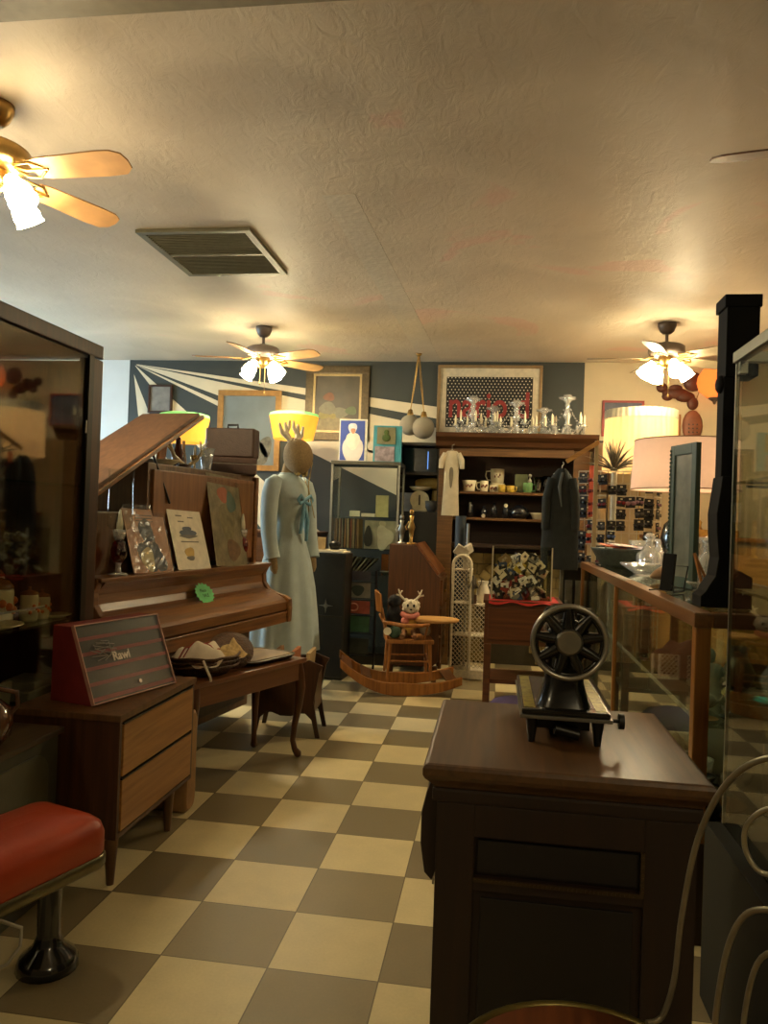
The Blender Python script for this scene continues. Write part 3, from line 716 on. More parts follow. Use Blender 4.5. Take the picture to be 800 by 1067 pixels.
# ---- piano bench
t = thing('piano_bench', 'long wooden piano bench with curved cabriole legs, a basket and a tray on it', 'bench', (-.93, 3.84, 0), -R(21))
BL, BD = -.82, -.33
MB().box(BD, .0, BL, 0, .485, .508).build('top', wood('bench_top', '#5a331a', '#7b4c28', .35, 'Y', coat=.2), t, bevel=.006)
mb = MB(); mb.box(-.03, -.012, BL+.02, -.02, .40, .485); mb.box(BD+.012, BD+.03, BL+.02, -.02, .40, .485); mb.box(BD+.03, -.03, BL+.02, BL+.04, .40, .485); mb.box(BD+.03, -.03, -.04, -.02, .40, .485)
mb.build('apron', wood('bench_apron', '#5a331a', '#6f4524', .4, 'Y'), t, bevel=.002)
for sx, lx in ((1, -.035), (-1, BD+.035)):
    for sy, ly in ((1, -.035), (-1, BL+.035)):
        d = Vector((sx*.6, sy*.8, 0))
        pts = [(0, .485), (.012, .42), (.022, .36), (.016, .27), (-.004, .16), (-.010, .09), (.002, .045), (.02, .02), (.024, .008)]
        rr_ = [.028, .03, .027, .021, .016, .014, .015, .02, .014]
        mb = MB().tube([Vector((lx, ly, z))+d*o for o, z in pts], rr_, 10); mb.build('leg', wood('bench_leg', '#42240f', '#5c3619', .35, 'Z'), t)
def bw(lx, ly, z): return Matrix.Translation((-.93, 3.84, 0)) @ Matrix.Rotation(-R(21), 4, 'Z') @ Vector((lx, ly, z))
# wicker basket with cloths
t = thing('bread_basket', 'dark wicker basket full of folded cloths on the near end of the piano bench', 'basket', bw(-.15, -.60, .508), -R(21))
M_WICK = mat('brown_wicker', '#4a3019', .6, 0, .35, 70, .8, 90)
mb = MB(); mb.lathe([(.001, 0), (.10, 0), (.125, .03), (.145, .075), (.15, .085), (.14, .085), (.12, .035), (.001, .01)], seg=32, fold=.02, nf=16, sy=1.2); mb.build('bowl', M_WICK, t)
mb = MB()
for k in range(3): mb.tube([Vector((math.cos(2*PI*j/28)*.146, 1.2*math.sin(2*PI*j/28)*.146, .045+k*.02+.004*math.sin(j*5))) for j in range(28)], .006, 6, closed=True)
mb.build('woven_rim', M_WICK, t)
def crumple(cx, cy, sx, sy, h, z0, seed, n=22, fold=3.0):
    rnd = random.Random(seed); ph = [rnd.random()*6 for _ in range(6)]; vs = []; bumps = [(rnd.uniform(-.8, .8), rnd.uniform(-.8, .8), rnd.uniform(-.2, .25)*h, rnd.uniform(.12, .3)) for _ in range(16)]
    for j in range(n+1):
        for i in range(n+1):
            u, w_ = i/n*2-1, j/n*2-1; rr_ = min(1, math.sqrt(u*u*.9+w_*w_*.9))
            z = h*(1-rr_**2.4)+.18*h*math.sin(fold*u*2+ph[0]+w_)*(1-rr_*.4)+.14*h*math.sin(fold*w_*2.3+ph[1]-u*2)
            z += sum(a_*math.exp(-((u-bx_)**2+(w_-by_)**2)/(s_*s_)) for bx_, by_, a_, s_ in bumps)+.10*h*math.sin(11*u+6*w_+ph[4])*(1-rr_)
            vs.append((cx+sx*u*(1+.06*math.sin(4*w_+ph[2])), cy+sy*w_*(1+.06*math.sin(4*u+ph[3])), z0+max(0.001, z)))
    fs = [(j*(n+1)+i, j*(n+1)+i+1, (j+1)*(n+1)+i+1, (j+1)*(n+1)+i) for j in range(n) for i in range(n)]
    return vs, fs
M_CLOTH = mat('white_linen', '#cdbfa8', .9, 0, .06, 30, .2, 200); M_REDB = mat('red_embroidery', '#93423a', .9)
t2 = thing('white_cloth', 'white linen cloth with red embroidered border heaped in the wicker basket', 'cloth', bw(-.135, -.63, .560), -R(21))
mb = MB(); mb.add(*crumple(0, 0, .125, .13, .072, 0, 3), smooth=True)
mb.tube([(.10, -.10, .03), (.14, -.12, .0), (.15, -.11, -.03), (.145, -.10, -.05)], .006, 6); o = mb.build('cloth', M_CLOTH, t2)
mb = MB()
vs_, _ = crumple(0, 0, .125, .13, .072, 0.0035, 3)
def cz(i, j): return Vector(vs_[j*23+i])+Vector((0,0,.002))
mb.tube([cz(7, j) for j in range(3, 20)], .003, 5); mb.tube([cz(9, j) for j in range(3, 20)], .0025, 5); mb.tube([cz(i, 12) for i in range(10, 20)], .003, 5); mb.build('embroidered_border', M_REDB, t2)
t3 = single('patterned_cloth', MB().add(*crumple(0, 0, .06, .09, .06, 0, 8), smooth=True), mat('tan_check_cloth', '#a98e5c', .9, 0, .35, 60), 'tan patterned cloth tucked at the right of the white one in the basket', 'cloth', bw(-.085, -.50, .57), -R(21))
t4 = single('woven_disc', MB().lathe([(.001, .02), (.06, .018), (.09, .008), (.105, 0), (.11, .01), (.07, .03), (.001, .035)], seg=28), M_WICK, 'round wicker lid leaning behind the white cloth on the bench', 'basket lid', bw(-.16, -.41, .575), 0)
t4.rotation_euler = (R(30), R(35), -R(21))
t = thing('serving_tray', 'brown tray with a rimmed edge lying flat on the far end of the piano bench', 'tray', bw(-.17, -.215, .508), -R(21))
MB().loft([[Vector((x, y, z)) for x, y in rrect(.125+d, .175+d, .05)] for d, z in ((-.02, 0), (0, .006), (.012, .022))]).build('tray', mat('tray_black', '#1d1812', .3, .3), t)
MB().loft([[Vector((x, y, z)) for x, y in rrect(.12, .165, .045)] for z in (.0225, .027)]).build('tray_inset', wood('tray_inset', '#5a4320', '#7a5e30', .5, 'Y'), t)
MB().tube([Vector((x, y, .024)) for x, y in rrect(.137, .187, .055)], .004, 6, closed=True).build('rim', M_STEEL, t)

# ---- magazine rack behind the bench
t = thing('magazine_rack', 'dark wooden magazine rack with scalloped side and splayed feet behind the bench', 'magazine rack', (-1.13, 4.30, 0), R(4))
side = [(-.19, 0), (-.165, 0), (-.145, .10), (-.10, .14), (-.03, .115), (.03, .115), (.10, .14), (.145, .10), (.17, 0), (.195, 0), (.175, .09), (.155, .2), (.18, .36), (.20, .40), (.12, .43), (.0, .40), (-.12, .43), (-.20, .40), (-.16, .2), (-.175, .09)]
for y in (-.13, .12): MB().prism(side, 'xz', y, y+.018).build('side', W_DARK, t, bevel=.003)
MB().box(-.15, .15, -.12, .13, .13, .145).build('floor_board', W_DARK, t)
mb = MB(); mb.box(-.16, -.15, -.12, .13, .14, .36); mb.build('end_slat', W_DARK, t); MB().box(.15, .16, -.12, .13, .14, .36).build('end_slat', W_DARK, t)
M_FOLD = mat('woven_rush', '#8a6236', .8, 0, .3, 40, .6, 60)
for k, (x, m_, lb) in enumerate(((-.07, M_FOLD, 'rush-coloured folded magazine standing at the left of the dark rack'), (.02, mat('mag_orange', '#a2623a', .7), 'orange-brown magazine standing in the middle of the dark rack'), (.10, mat('mag_tan', '#a58a5e', .7), 'tan magazine leaning at the right of the dark rack'))):
    mm = MB().cbox((0, 0, .16), (.02, .22, .32), ry=.08*(k-1)); single('magazine', mm, m_, lb, 'magazine', (-1.13+x, 4.305, .146), R(4), 'magazines in the rack')

# ================================================================ MIDDLE, FAR WALL
FLOOR0 = 0
# ---- pictures on the mural wall
def frame_pic(name, label, x0, x1, z0, z1, fw, fm, pm, y=YB-.004, d=.03, cat='picture', mat_w=0, matm=None, linew=0):
    c = ((x0+x1)/2, y, z0); t = thing(name, label, cat, c); w_, h_ = (x1-x0), (z1-z0)
    mb = MB()
    for a in ((-w_/2, w_/2, 0, fw), (-w_/2, w_/2, h_-fw, h_), (-w_/2, -w_/2+fw, fw, h_-fw), (w_/2-fw, w_/2, fw, h_-fw)): mb.box(a[0], a[1], -d, 0, a[2], a[3])
    mb.build('frame', fm, t, bevel=min(.006, fw*.2))
    MB().box(-w_/2+fw*.9, w_/2-fw*.9, -d*.45, -d*.2, fw*.9, h_-fw*.9).build('backing', matm or pm, t)
    if mat_w: MB().box(-w_/2+fw+mat_w, w_/2-fw-mat_w, -d*.45-.002, -d*.45, fw+mat_w, h_-fw-mat_w).build('image', pm, t)
    return t, w_, h_
def blobm(t, cx, cz, rx, rz, y, m, nm='painted_shape', wob=.1, n=22, rot=0, th=.001):
    pts = []
    for k in range(n):
        a = 2*PI*k/n; q_ = 1+wob*math.sin(3*a+cx*30)
        u, v_ = rx*q_*math.cos(a), rz*q_*math.sin(a)
        pts.append((cx+u*math.cos(rot)-v_*math.sin(rot), cz+u*math.sin(rot)+v_*math.cos(rot)))
    return MB().prism(pts, 'xz', y-th, y).build(nm, m, t)
frame_pic('small_wall_picture', 'small grey picture in a thin dark frame high at the left of the mural', -3.47, -3.22, 2.21, 2.49, .02, W_DARK, mat('etching_grey', '#79756d', .5, 0, .25, 14))
# large gilt mirror-like picture behind the suitcases
t, w_, h_ = frame_pic('tall_framed_print', 'tall gilt framed print with a grey sky and trees, on the mural behind the suitcase', -2.74, -2.10, 1.66, 2.445, .055, mat('light_gilt', '#a57c46', .4, .3, .15), mat('print_sky', '#717b7e', .35, 0, .12, 5))
M_TREE = mat('print_tree', '#5e5a4c', .5, 0, .4, 25); M_TREE2 = mat('print_tree_pale', '#8e866e', .5, 0, .3, 30)
for a in ((.10, .16, .10, .12), (.18, .24, .06, .10), (-.02, .12, .09, .07), (-.16, .10, .09, .05)): blobm(t, *a, -.0145, M_TREE if a[0] > .05 else M_TREE2)
# still life
t, w_, h_ = frame_pic('still_life', 'still life painting of pale fruit in a wide dark carved frame', -1.86, -1.235, 1.97, 2.69, .075, mat('dark_gilt', '#4c3f28', .4, .4, .3, 40), mat('canvas_brown', '#463d2c', .45, 0, .3, 6))
mb = MB()
for a in ((-.237, .237, .078, .098), (-.237, .237, .622, .642), (-.237, -.217, .098, .622), (.217, .237, .098, .622)): mb.box(a[0], a[1], -.025, -.012, a[2], a[3])
mb.build('inner_moulding', mat('inner_gilt', '#a08a5c', .4, .3), t)
blobm(t, 0, .17, .2, .06, -.0145, mat('paint_table', '#7a6b46', .5, 0, .2), wob=.02)
MB().box(-.215, .215, -.0148, -.0138, .1, .2).build('painted_table', mat('paint_table', '#7a6b46'), t)
for i, (cx, cz, r, c) in enumerate(((.04, .27, .065, '#6d6850'), (-.13, .245, .05, '#7c7034'), (-.04, .235, .032, '#7f7034'), (.14, .29, .05, '#4f5a36'), (-.09, .31, .075, '#6a644c'), (.0, .44, .0, ''), (-.08, .42, .05, '#6c3e1e'))):
    if r: blobm(t, cx, cz, r*1.1, r*.8, -.0148-.0006*i, mat('paint_fruit_%s' % c, c, .5, 0, .15, 30))
# big polka dot framed print
t, w_, h_ = frame_pic('lettered_print', 'wide framed print with red letters over black and white polka dots, above the bookcase', -.585, .385, 2.02, 2.705, .028, mat('pale_wood_frame', '#8d7450', .4, .2), None or mat('mat_board', '#cbc0a8', .7), d=.035)
MB().box(-.40, .40, -.0185, -.0160, .10, .575).build('black_ground', mat('print_black', '#1a1a18', .5), t)
mb = MB()
for j in range(17):
    for i in range(24):
        cx = -.385+i*.0335+(j % 2)*.0167; cz = .118+j*.028
        if cx < .39: mb.prism([(cx+.0062*math.cos(2*PI*k/8), cz+.0062*math.sin(2*PI*k/8)) for k in range(8)], 'xz', -.0195, -.0185)
mb.build('polka_dots', mat('dot_white', '#cfc8b4', .6), t)
text('lettering', 'nario d', .34, mat('letter_red', '#8f2a28', .5), t, (.0, -.0205, .30), (R(90), 0, 0), .0005, sx=.78, offset=.006)
# picture strips on the cream wall
frame_pic('flag_picture', 'framed red and navy picture on the cream wall behind the pleated lampshade', .93, 1.30, 2.06, 2.39, .02, mat('red_frame', '#93302c', .5), mat('navy_print', '#46485c', .5, 0, .4, 9))
frame_pic('narrow_picture', 'narrow brown framed picture on the cream wall between the pleated shade and the oval mold', 1.53, 1.62, 1.95, 2.27, .015, W_OAK, mat('sepia_print', '#8f7a55', .6, 0, .3, 20))
frame_pic('portrait_picture', 'thin framed picture low on the cream wall left of the pleated lampshade', .86, 1.06, 1.55, 2.02, .02, W_DARK, mat('portrait_tan', '#a98b74', .6, 0, .25, 9))

# copper molds and the amber wall lantern
M_COP = mat('copper_mold', '#52291a', .5, .15, .2, 20); M_TERR = mat('terracotta_mold', '#7d4a32', .55, 0, .15, 20)
def mold(c, pieces, m, label, name='copper_mold', dots=0):
    t = thing(name, label, 'mold', (c[0], YB-.005, c[1]), 0, 'molds on the cream wall')
    mb = MB()
    for cx, cz, rx, rz in pieces: mb.ball((cx, 0, cz), (rx, .03, rz), 14)
    mb.build('body', m, t)
    MB().tube([(0, -.002, pieces[0][3]*.8), (0, -.01, pieces[0][3]+.03), (.01, -.002, pieces[0][3]*.8)], .003, 5).build('hanging_ring', M_BRASS, t)
    if dots:
        mb = MB()
        for k in range(dots): mb.ball(((k % 3-1)*.035, -.028, -.06+(k//3)*.035), (.008,)*3, 6)
        mb.build('dimples', W_DARK, t)
    return t
P_ = at(706, 410, YB)
mold((P_.x, P_.z), [(-.02, .0, .12, .05), (-.14, .05, .05, .045), (-.09, -.03, .05, .04), (.06, -.03, .09, .05), (.13, -.09, .05, .06), (-.02, .05, .06, .03)], M_COP, 'copper fish-shaped mold hanging on the cream wall, lowest at left')
P_ = at(722, 398, YB)
mold((P_.x, P_.z), [(0, 0, .09, .09), (0, 0, .05, .05)], M_COP, 'round copper mold hanging beside the amber lantern')
P_ = at(721, 444, YB)
mold((P_.x, P_.z), [(0, 0, .09, .145)], M_TERR, 'oval terracotta mold with dark dimples hanging above the white drum lampshade', 'oval_mold', dots=9)
P_ = at(744, 398, 7.0)
t = thing('wall_lantern', 'round amber glass lantern glowing on the cream wall beside the black column', 'lamp', (P_.x+.02, 7.05, P_.z))
MB().lathe([(.05, .15), (.10, .12), (.14, .06), (.15, 0), (.13, -.07), (.06, -.13), (.03, -.14)], seg=24).build('amber_globe', shade('amber_glass', '#b8622e', .6, emit=.22, ecol='#ff9a4a'), t)
MB().lathe([(.001, -.19), (.012, -.18), (.015, -.165), (.05, -.14), (.06, -.125)], seg=16).lathe([(.10, .12), (.06, .15), (.02, .18), (.001, .18)], seg=16).build('metal_caps', M_BRZ, t)
mb = MB()
for s in (-1, 1): mb.tube([(s*.03, 0, .15), (s*.07, .03, .20), (s*.02, .1, .23), (0, .19, .20)], .008, 6)
mb.build('scroll_bracket', M_BRZ, t)
MB().ball((0, 0, 0), (.035, .035, .05), 12).build('bulb', emis('amber_bulb', '#ffb060', 9), t)
MB().tube([(-.02, .19, .15), (-.10, .195, -.1), (-.16, .19, -.35), (-.14, .19, -.6)], .004, 6).build('hanging_cord', mat('lamp_cord', '#7a5c2c', .5), t)
lamp_light(t, (0, 0, 0), .9, (1, .5, .2), .05)

# ---- two 1950s lamps with yellow shades
M_YSH = shade('yellow_fiberglass_shade', '#e6a44e', .5, emit=.16, ecol='#ffa83c'); M_GRIM = shade('mint_shade_rim', '#7fc98c', .5, emit=.06, ecol='#7fe09a')
def yellow_lamp(loc, hgt, label, r=.23):
    t = thing('table_lamp', label, 'lamp', loc, 0, 'yellow shaded lamps')
    MB().lathe([(r*.80, hgt), (r, hgt+.20)], seg=32).build('lamp_shade', M_YSH, t)
    MB().lathe([(r, hgt+.197), (r*.98, hgt+.222), (r*.80, hgt+.232), (r*.62, hgt+.215)], seg=32).build('shade_rim', M_GRIM, t)
    MB().lathe([(.001, 0), (.08, 0), (.075, .02), (.03, .05), (.055, .16), (.06, .25), (.025, hgt-.12), (.012, hgt-.06), (.012, hgt+.05), (.001, hgt+.05)], seg=20).build('base', mat('lamp_base_dark', '#3c3128', .3), t)
    mb = MB()
    for k in range(3): a = 2*PI*k/3; mb.tube([(0, 0, hgt+.02), (math.cos(a)*r*.82, math.sin(a)*r*.82, hgt+.03)], .003, 5)
    mb.build('shade_spider', M_BRASS, t)
    MB().ball((0, -.0, hgt+.09), (.03, .03, .045), 12).build('bulb', emis('lamp_bulb', '#ffd28a', 16), t)
    lamp_light(t, (0, 0, hgt+.10), .8, (1, .66, .32), .04)
    return t
c1 = at(192, 447, 5.9); c2 = at(306, 445, 6.5)
# the cabinets these lamps stand on
def chest(x, y, w_, d_, h_, label, m=W_DARK, rows=3):
    t = thing('chest_of_drawers', label, 'chest', (x, y, 0))
    MB().box(-w_/2-.01, w_/2+.01, -d_/2-.01, d_/2, h_-.025, h_).build('top', m, t, bevel=.004)
    MB().box(-w_/2, w_/2, -d_/2+.015, d_/2, .05, h_-.025).build('carcass', m, t, bevel=.002)
    for k in range(rows):
        z0 = .08+k*(h_-.13)/rows; z1 = z0+(h_-.13)/rows-.015
        dr = MB().box(-w_/2+.02, w_/2-.02, -d_/2, -d_/2+.015, z0, z1).build('drawer', m, t, bevel=.003)
        MB().ball((-w_*.25, -d_/2-.01, (z0+z1)/2), (.012,)*3, 8).build('knob', M_BRASS, dr)
        MB().ball((w_*.25, -d_/2-.01, (z0+z1)/2), (.012,)*3, 8).build('knob', M_BRASS, dr)
    for sx in (-1, 1):
        for y_ in (-d_/2+.03, d_/2-.03): MB().tube([(sx*(w_/2-.03), y_, .05), (sx*(w_/2-.03), y_, 0)], [.022, .015], 8).build('foot', m, t)
    return t
chest(c1.x-.05, 5.95, .9, .45, 1.05, 'dark tall chest against the mural behind the piano, under the left yellow lamp', W_DARK, 4)
yellow_lamp((c1.x, 5.9, 1.05), c1.z-1.05-.11, 'table lamp with yellow fibreglass shade and mint rim behind the raised piano lid', r=.20)
chest(c2.x-.10, 6.62, .72, .45, 1.1, 'brown chest of drawers behind the mannequin, under the right yellow lamp', wood('chest_brown', '#452a16', '#633f22', .45, 'X'), 4)
yellow_lamp((c2.x, 6.5, 1.10), c2.z-1.10-.11, 'table lamp with yellow fibreglass shade above the mannequin head, bulb showing through', r=.215)
t = thing('lantern', 'small metal lantern with a white glowing chimney on the brown chest', 'lantern', (-1.60, 6.5, 1.10))
MB().lathe([(.001, 0), (.05, 0), (.05, .03), (.02, .05), (.02, .07)], seg=16).lathe([(.03, .20), (.04, .21), (.015, .24), (.001, .25)], seg=16).build('body', M_STEEL, t)
MB().lathe([(.022, .07), (.035, .12), (.025, .2)], seg=16).build('chimney', mat('milk_glass', '#e5e2d6', .2), t)

# ---- mannequin in the pale blue dress
mx, my = at(303, 500, 5.35).x-.01, 5.35
t = thing('mannequin', 'dress form wearing a long pale blue dress with a burlap head and white antlers', 'mannequin', (mx, my, 0), R(62))
def ring(cx, cy, z, rx, ry, fold=0, nf=10, n=48, ph=0):
    return [Vector((cx+rx*math.cos(2*PI*k/n)*(1+fold*math.cos(nf*2*PI*k/n+ph)), cy+ry*math.sin(2*PI*k/n)*(1+fold*math.cos(nf*2*PI*k/n+ph)), z)) for k in range(n)]
t.scale = (1, 1, 1.035)
M_DRS = mat('pale_blue_dress', '#a9b8b8', .85, 0, .07, 14, .15, 120)
M_BURL = mat('burlap', '#8b7450', .9, 0, .2, 120, .5, 200)
MB().lathe([(.001, 0), (.17, 0), (.17, .02), (.03, .04), (.02, .06), (.02, .5)], seg=24).build('stand', M_BLACK, t)
MB().loft([ring(0, 0, .86, .13, .11), ring(0, 0, 1.0, .12, .10), ring(0, 0, 1.14, .105, .085), ring(0, -.01, 1.26, .14, .10), ring(0, 0, 1.38, .15, .085), ring(0, .005, 1.44, .12, .07), ring(0, .01, 1.475, .06, .05), ring(0, .005, 1.54, .045, .045), ring(0, 0, 1.56, .04, .04)]).build('torso', M_BURL, t)
mb = MB()
mb.loft([ring(0, 0, .26, .27, .225, .08, 9), ring(0, 0, .50, .25, .205, .07, 9), ring(0, 0, .70, .225, .185, .055, 9), ring(0, 0, .88, .19, .155, .03, 9), ring(0, 0, 1.0, .15, .125, .012, 9), ring(0, 0, 1.13, .118, .10, .008, 12), ring(0, -.008, 1.2, .14, .11), ring(0, -.018, 1.27, .158, .13), ring(0, -.005, 1.36, .165, .11), ring(0, .004, 1.42, .155, .085), ring(0, .01, 1.455, .12, .07), ring(0, .012, 1.475, .075, .058)])
mb.build('dress', M_DRS, t)
for s in (-1, 1):
    pts = [Vector((s*.125, .005, 1.425)), Vector((s*.165, .0, 1.40)), Vector((s*.192, -.005, 1.33)), Vector((s*.205, -.01, 1.2)), Vector((s*.21, -.02, 1.08)), Vector((s*.208, -.045, .96)), Vector((s*.205, -.06, .90))]
    MB().tube(pts, [.05, .062, .063, .06, .056, .053, .056], 14).build('sleeve', M_DRS, t)
    MB().tube([Vector((s*.205, -.058, .905)), Vector((s*.2, -.075, .83)), Vector((s*.198, -.085, .80))], [.032, .028, .01], 10).build('arm_stub', M_BURL, t)
mb = MB()
mb.tube([(0, -.145, 1.30), (-.05, -.165, 1.33), (-.075, -.16, 1.30), (-.05, -.16, 1.275), (0, -.15, 1.295), (.05, -.165, 1.33), (.075, -.16, 1.30), (.05, -.16, 1.27), (0, -.15, 1.29)], .012, 6)
mb.tube([(0, -.148, 1.29), (-.02, -.16, 1.18), (-.03, -.15, 1.07)], [.008, .016, .012], 6); mb.tube([(0, -.148, 1.29), (.03, -.16, 1.16), (.035, -.15, 1.02)], [.008, .016, .012], 6)
mb.build('bow', mat('bow_blue', '#6f9cae', .8), t)
mb = MB(); mb.tube([Vector((.06*math.cos(a), .012+.05*math.sin(a), 1.475)) for a in [2*PI*k/16 for k in range(16)]], .012, 6, closed=True); mb.build('collar', M_DRS, t)
hd = MB().ball((.0, -.075, 1.60), (.10, .11, .125), 20, M=Matrix.Rotation(R(-22), 4, 'X')).build('burlap_head', M_BURL, t)
mb = MB()
for k in range(26):
    a = random.random()*6.28; z = random.random()*.04; mb.ball((.02+.05*math.cos(a), -.09+.02*math.sin(a), 1.475+z), (.014,)*3, 6)
mb.tube([(.03, -.14, 1.66), (.07, -.15, 1.56), (.06, -.13, 1.42), (.05, -.15, 1.22)], .004, 5); mb.tube([(.02, -.1, 1.48), (.03, -.16, 1.38), (.08, -.18, 1.18)], .003, 5)
mb.build('dried_flower_trim', mat('dried_flowers', '#a08a52', .8), hd)
mb = MB()
for s in (-1, 1):
    mb.tube([(s*.03, -.03, 1.69), (s*.06, -.01, 1.755), (s*.065, .0, 1.83)], [.022, .02, .009], 7)
    mb.tube([(s*.045, -.02, 1.72), (s*.10, -.01, 1.755), (s*.125, 0, 1.82)], [.019, .017, .008], 7); mb.tube([(s*.06, -.01, 1.76), (s*.025, .0, 1.80), (s*.02, 0, 1.85)], [.017, .014, .007], 7)
mb.build('antlers', mat('white_antler', '#cfc4aa', .6), t)

# ---- black speaker-like cabinet right of the mannequin
px_ = at(340, 600, 5.70)
t = thing('steamer_trunk', 'tall black trunk with a metal star clasp between the blue dress and the glass case', 'trunk', (px_.x+.01, 5.84, 0), R(-4))
M_TRK = mat('black_trunk_paint', '#24221c', .45, .1, .25, 12)
MB().box(-.15, .14, -.12, .10, 0, .96).build('body', M_TRK, t, bevel=.008)
mb = MB()
for x in (-.15, .132): mb.box(x-.003, x+.012, -.126, -.118, .01, .95)
for z in (.01, .47, .935): mb.box(-.15, .14, -.126, -.118, z, z+.015)
mb.build('edge_binding', mat('trunk_binding', '#3b362b', .4, .5), t)
st = []
for k in range(16): r = .055 if k % 4 == 0 else .016; a = 2*PI*k/16; st.append((r*math.cos(a), .56+r*math.sin(a)))
MB().prism(st, 'xz', -.136, -.126).build('star_clasp', M_STEEL, t)
single('paper_stack', MB().box(-.13, .13, -.11, .09, 0, .012).cbox((.0, .0, .017), (.22, .15, .008), .15), M_PAPER, 'stack of white paper lying on top of the black trunk', 'paper', (px_.x, 5.84, .961), R(-6))
single('small_box', MB().box(-.03, .03, -.03, .03, 0, .09), mat('kraft_box', '#c2a67a', .7), 'small cream cardboard box standing on the papers beside the dress', 'box', (px_.x-.07, 5.81, .983), .2, bevel=.002)
single('black_flower_pot', MB().lathe([(.001, 0), (.03, 0), (.045, .04), (.03, .06), (.001, .07)], seg=14, fold=.1), M_BLACK, 'dark rounded ornament on the papers beside the small cream box', 'ornament', (px_.x+.03, 5.83, .983))

# ---- tower glass case with records
gx0, gx1, gy0, gy1 = at(346, 500, 6.40).x, -.815, 6.40, 6.72; gt = 1.715
t = thing('glass_showcase', 'tall narrow glass showcase with thin metal posts, holding records and a pale picture', 'showcase', ((gx0+gx1)/2, gy0, 0))
GW = (gx1-gx0)/2; GD = gy1-gy0
mb = MB()
for sx in (-1, 1):
    for y in (0, GD): mb.box(sx*GW-.009, sx*GW+.009, y-.009, y+.009, 0, gt)
mb.build('posts', M_STEEL, t)
MB().box(-GW-.012, GW+.012, -.012, GD+.012, gt-.03, gt).build('top_frame', mat('showcase_top', '#4c4a40', .4, .5), t, bevel=.003)
MB().box(-GW, GW, .0, GD, 0, .10).build('base', M_BLACK, t)
for z in (.50, .76, .975, 1.245): MB().box(-GW+.01, GW-.01, .012, GD-.01, z-.006, z).build('glass_shelf', G_SHELF, t)
mb = MB(); mb.box(-GW+.01, GW-.01, -.003, .0, .1, gt-.03); mb.build('front_pane', G_CLEAR, t)
MB().box(GW-.002, GW+.001, .01, GD-.01, .1, gt-.03).build('side_pane', G_CLEAR, t)
MB().box(-GW-.001, -GW+.002, .01, GD-.01, .1, gt-.03).build('side_pane', G_CLEAR, t)
gx = (gx0+gx1)/2
recs = ['#6b4e34', '#8a6f4a', '#3d2a1c', '#a08a64', '#5a2e22', '#7c7460', '#2c2620', '#936b44', '#574a38', '#b29c74', '#40301f', '#7a3e2c', '#6a6048', '#8f8468', '#33291e']
for k in range(17):
    c = recs[k % 15]; x = gx0+.03+k*.0125
    single('record_sleeve', MB().cbox((0, .12, .125), (.009, .22, .25), ry=R(-1.5+random.random()*3)), mat('sleeve'+c, c, .7), 'record sleeve filed upright among its neighbours on the upper shelf of the glass showcase', 'record', (x, gy0+.04, .976), 0, 'records filed in the glass showcase')
# pale photograph and dark folder leaning at the right of the records
t = thing('portrait_print', 'large grey print of a figure leaning on the shelf right of the records', 'picture', (gx+.13, gy0+.08, .976), 0)
MB().cbox((0, 0, .12), (.27, .01, .24), rx=-.1).build('sheet', mat('print_ground', '#8a8472', .4, 0, .35, 7), t)
o = blobm(t, .04, .10, .07, .10, -.022, mat('pale_dress_print', '#b0aa98', .6, 0, .2, 9), wob=.2); blobm(t, .02, .21, .03, .03, -.012, mat('pale_face_print', '#9f947c', .6)); blobm(t, -.10, .1, .035, .09, -.02, mat('print_shadow', '#24211c', .6))
# upper shelf: little frames and white bits
for i, (dx, w_, h_, c, lb) in enumerate(((-.12, .09, .05, '#b4b3a2', 'small white dish on the top shelf of the showcase, left'), (.12, .11, .19, '#a9a473', 'yellow-green card standing on the top shelf of the showcase'), (.0, .12, .03, '#c6c0ac', 'flat white box on the top shelf of the showcase'))):
    single('showcase_trinket', MB().box(-w_/2, w_/2, 0, .03, 0, h_), mat('trinket%d' % i, c, .5), lb, 'trinket', (gx+dx, gy0+.2, 1.247), 0, bevel=.003)
single('orange_booklet', MB().box(-.03, .03, 0, .015, 0, .17), mat('orange_book', '#a3622e', .6), 'narrow orange booklet standing on the middle shelf of the glass showcase', 'book', (gx+.17, gy0+.15, .761), 0)
for k in range(9):
    single('magazine', MB().cbox((0, 0, .07), (.012, .18, .15), ry=R(20+3*k)), mat('lowmag%d' % (k % 4), ['#6f685a', '#3a362c', '#8a8270', '#4c4032'][k % 4], .6), 'grey magazine slumped in the row on the shelf below the records', 'magazine', (gx0+.05+k*.036, gy0+.14, .763), 0, 'slumped magazines in the showcase')
mb = MB().lathe([(.001, 0), (.03, 0), (.06, .02), (.065, .03), (.06, .03), (.001, .01)], seg=20)
single('silver_dish', mb, M_STEEL, 'shallow silver dish on the showcase shelf right of the slumped magazines', 'dish', (gx+.20, gy0+.1, .761))
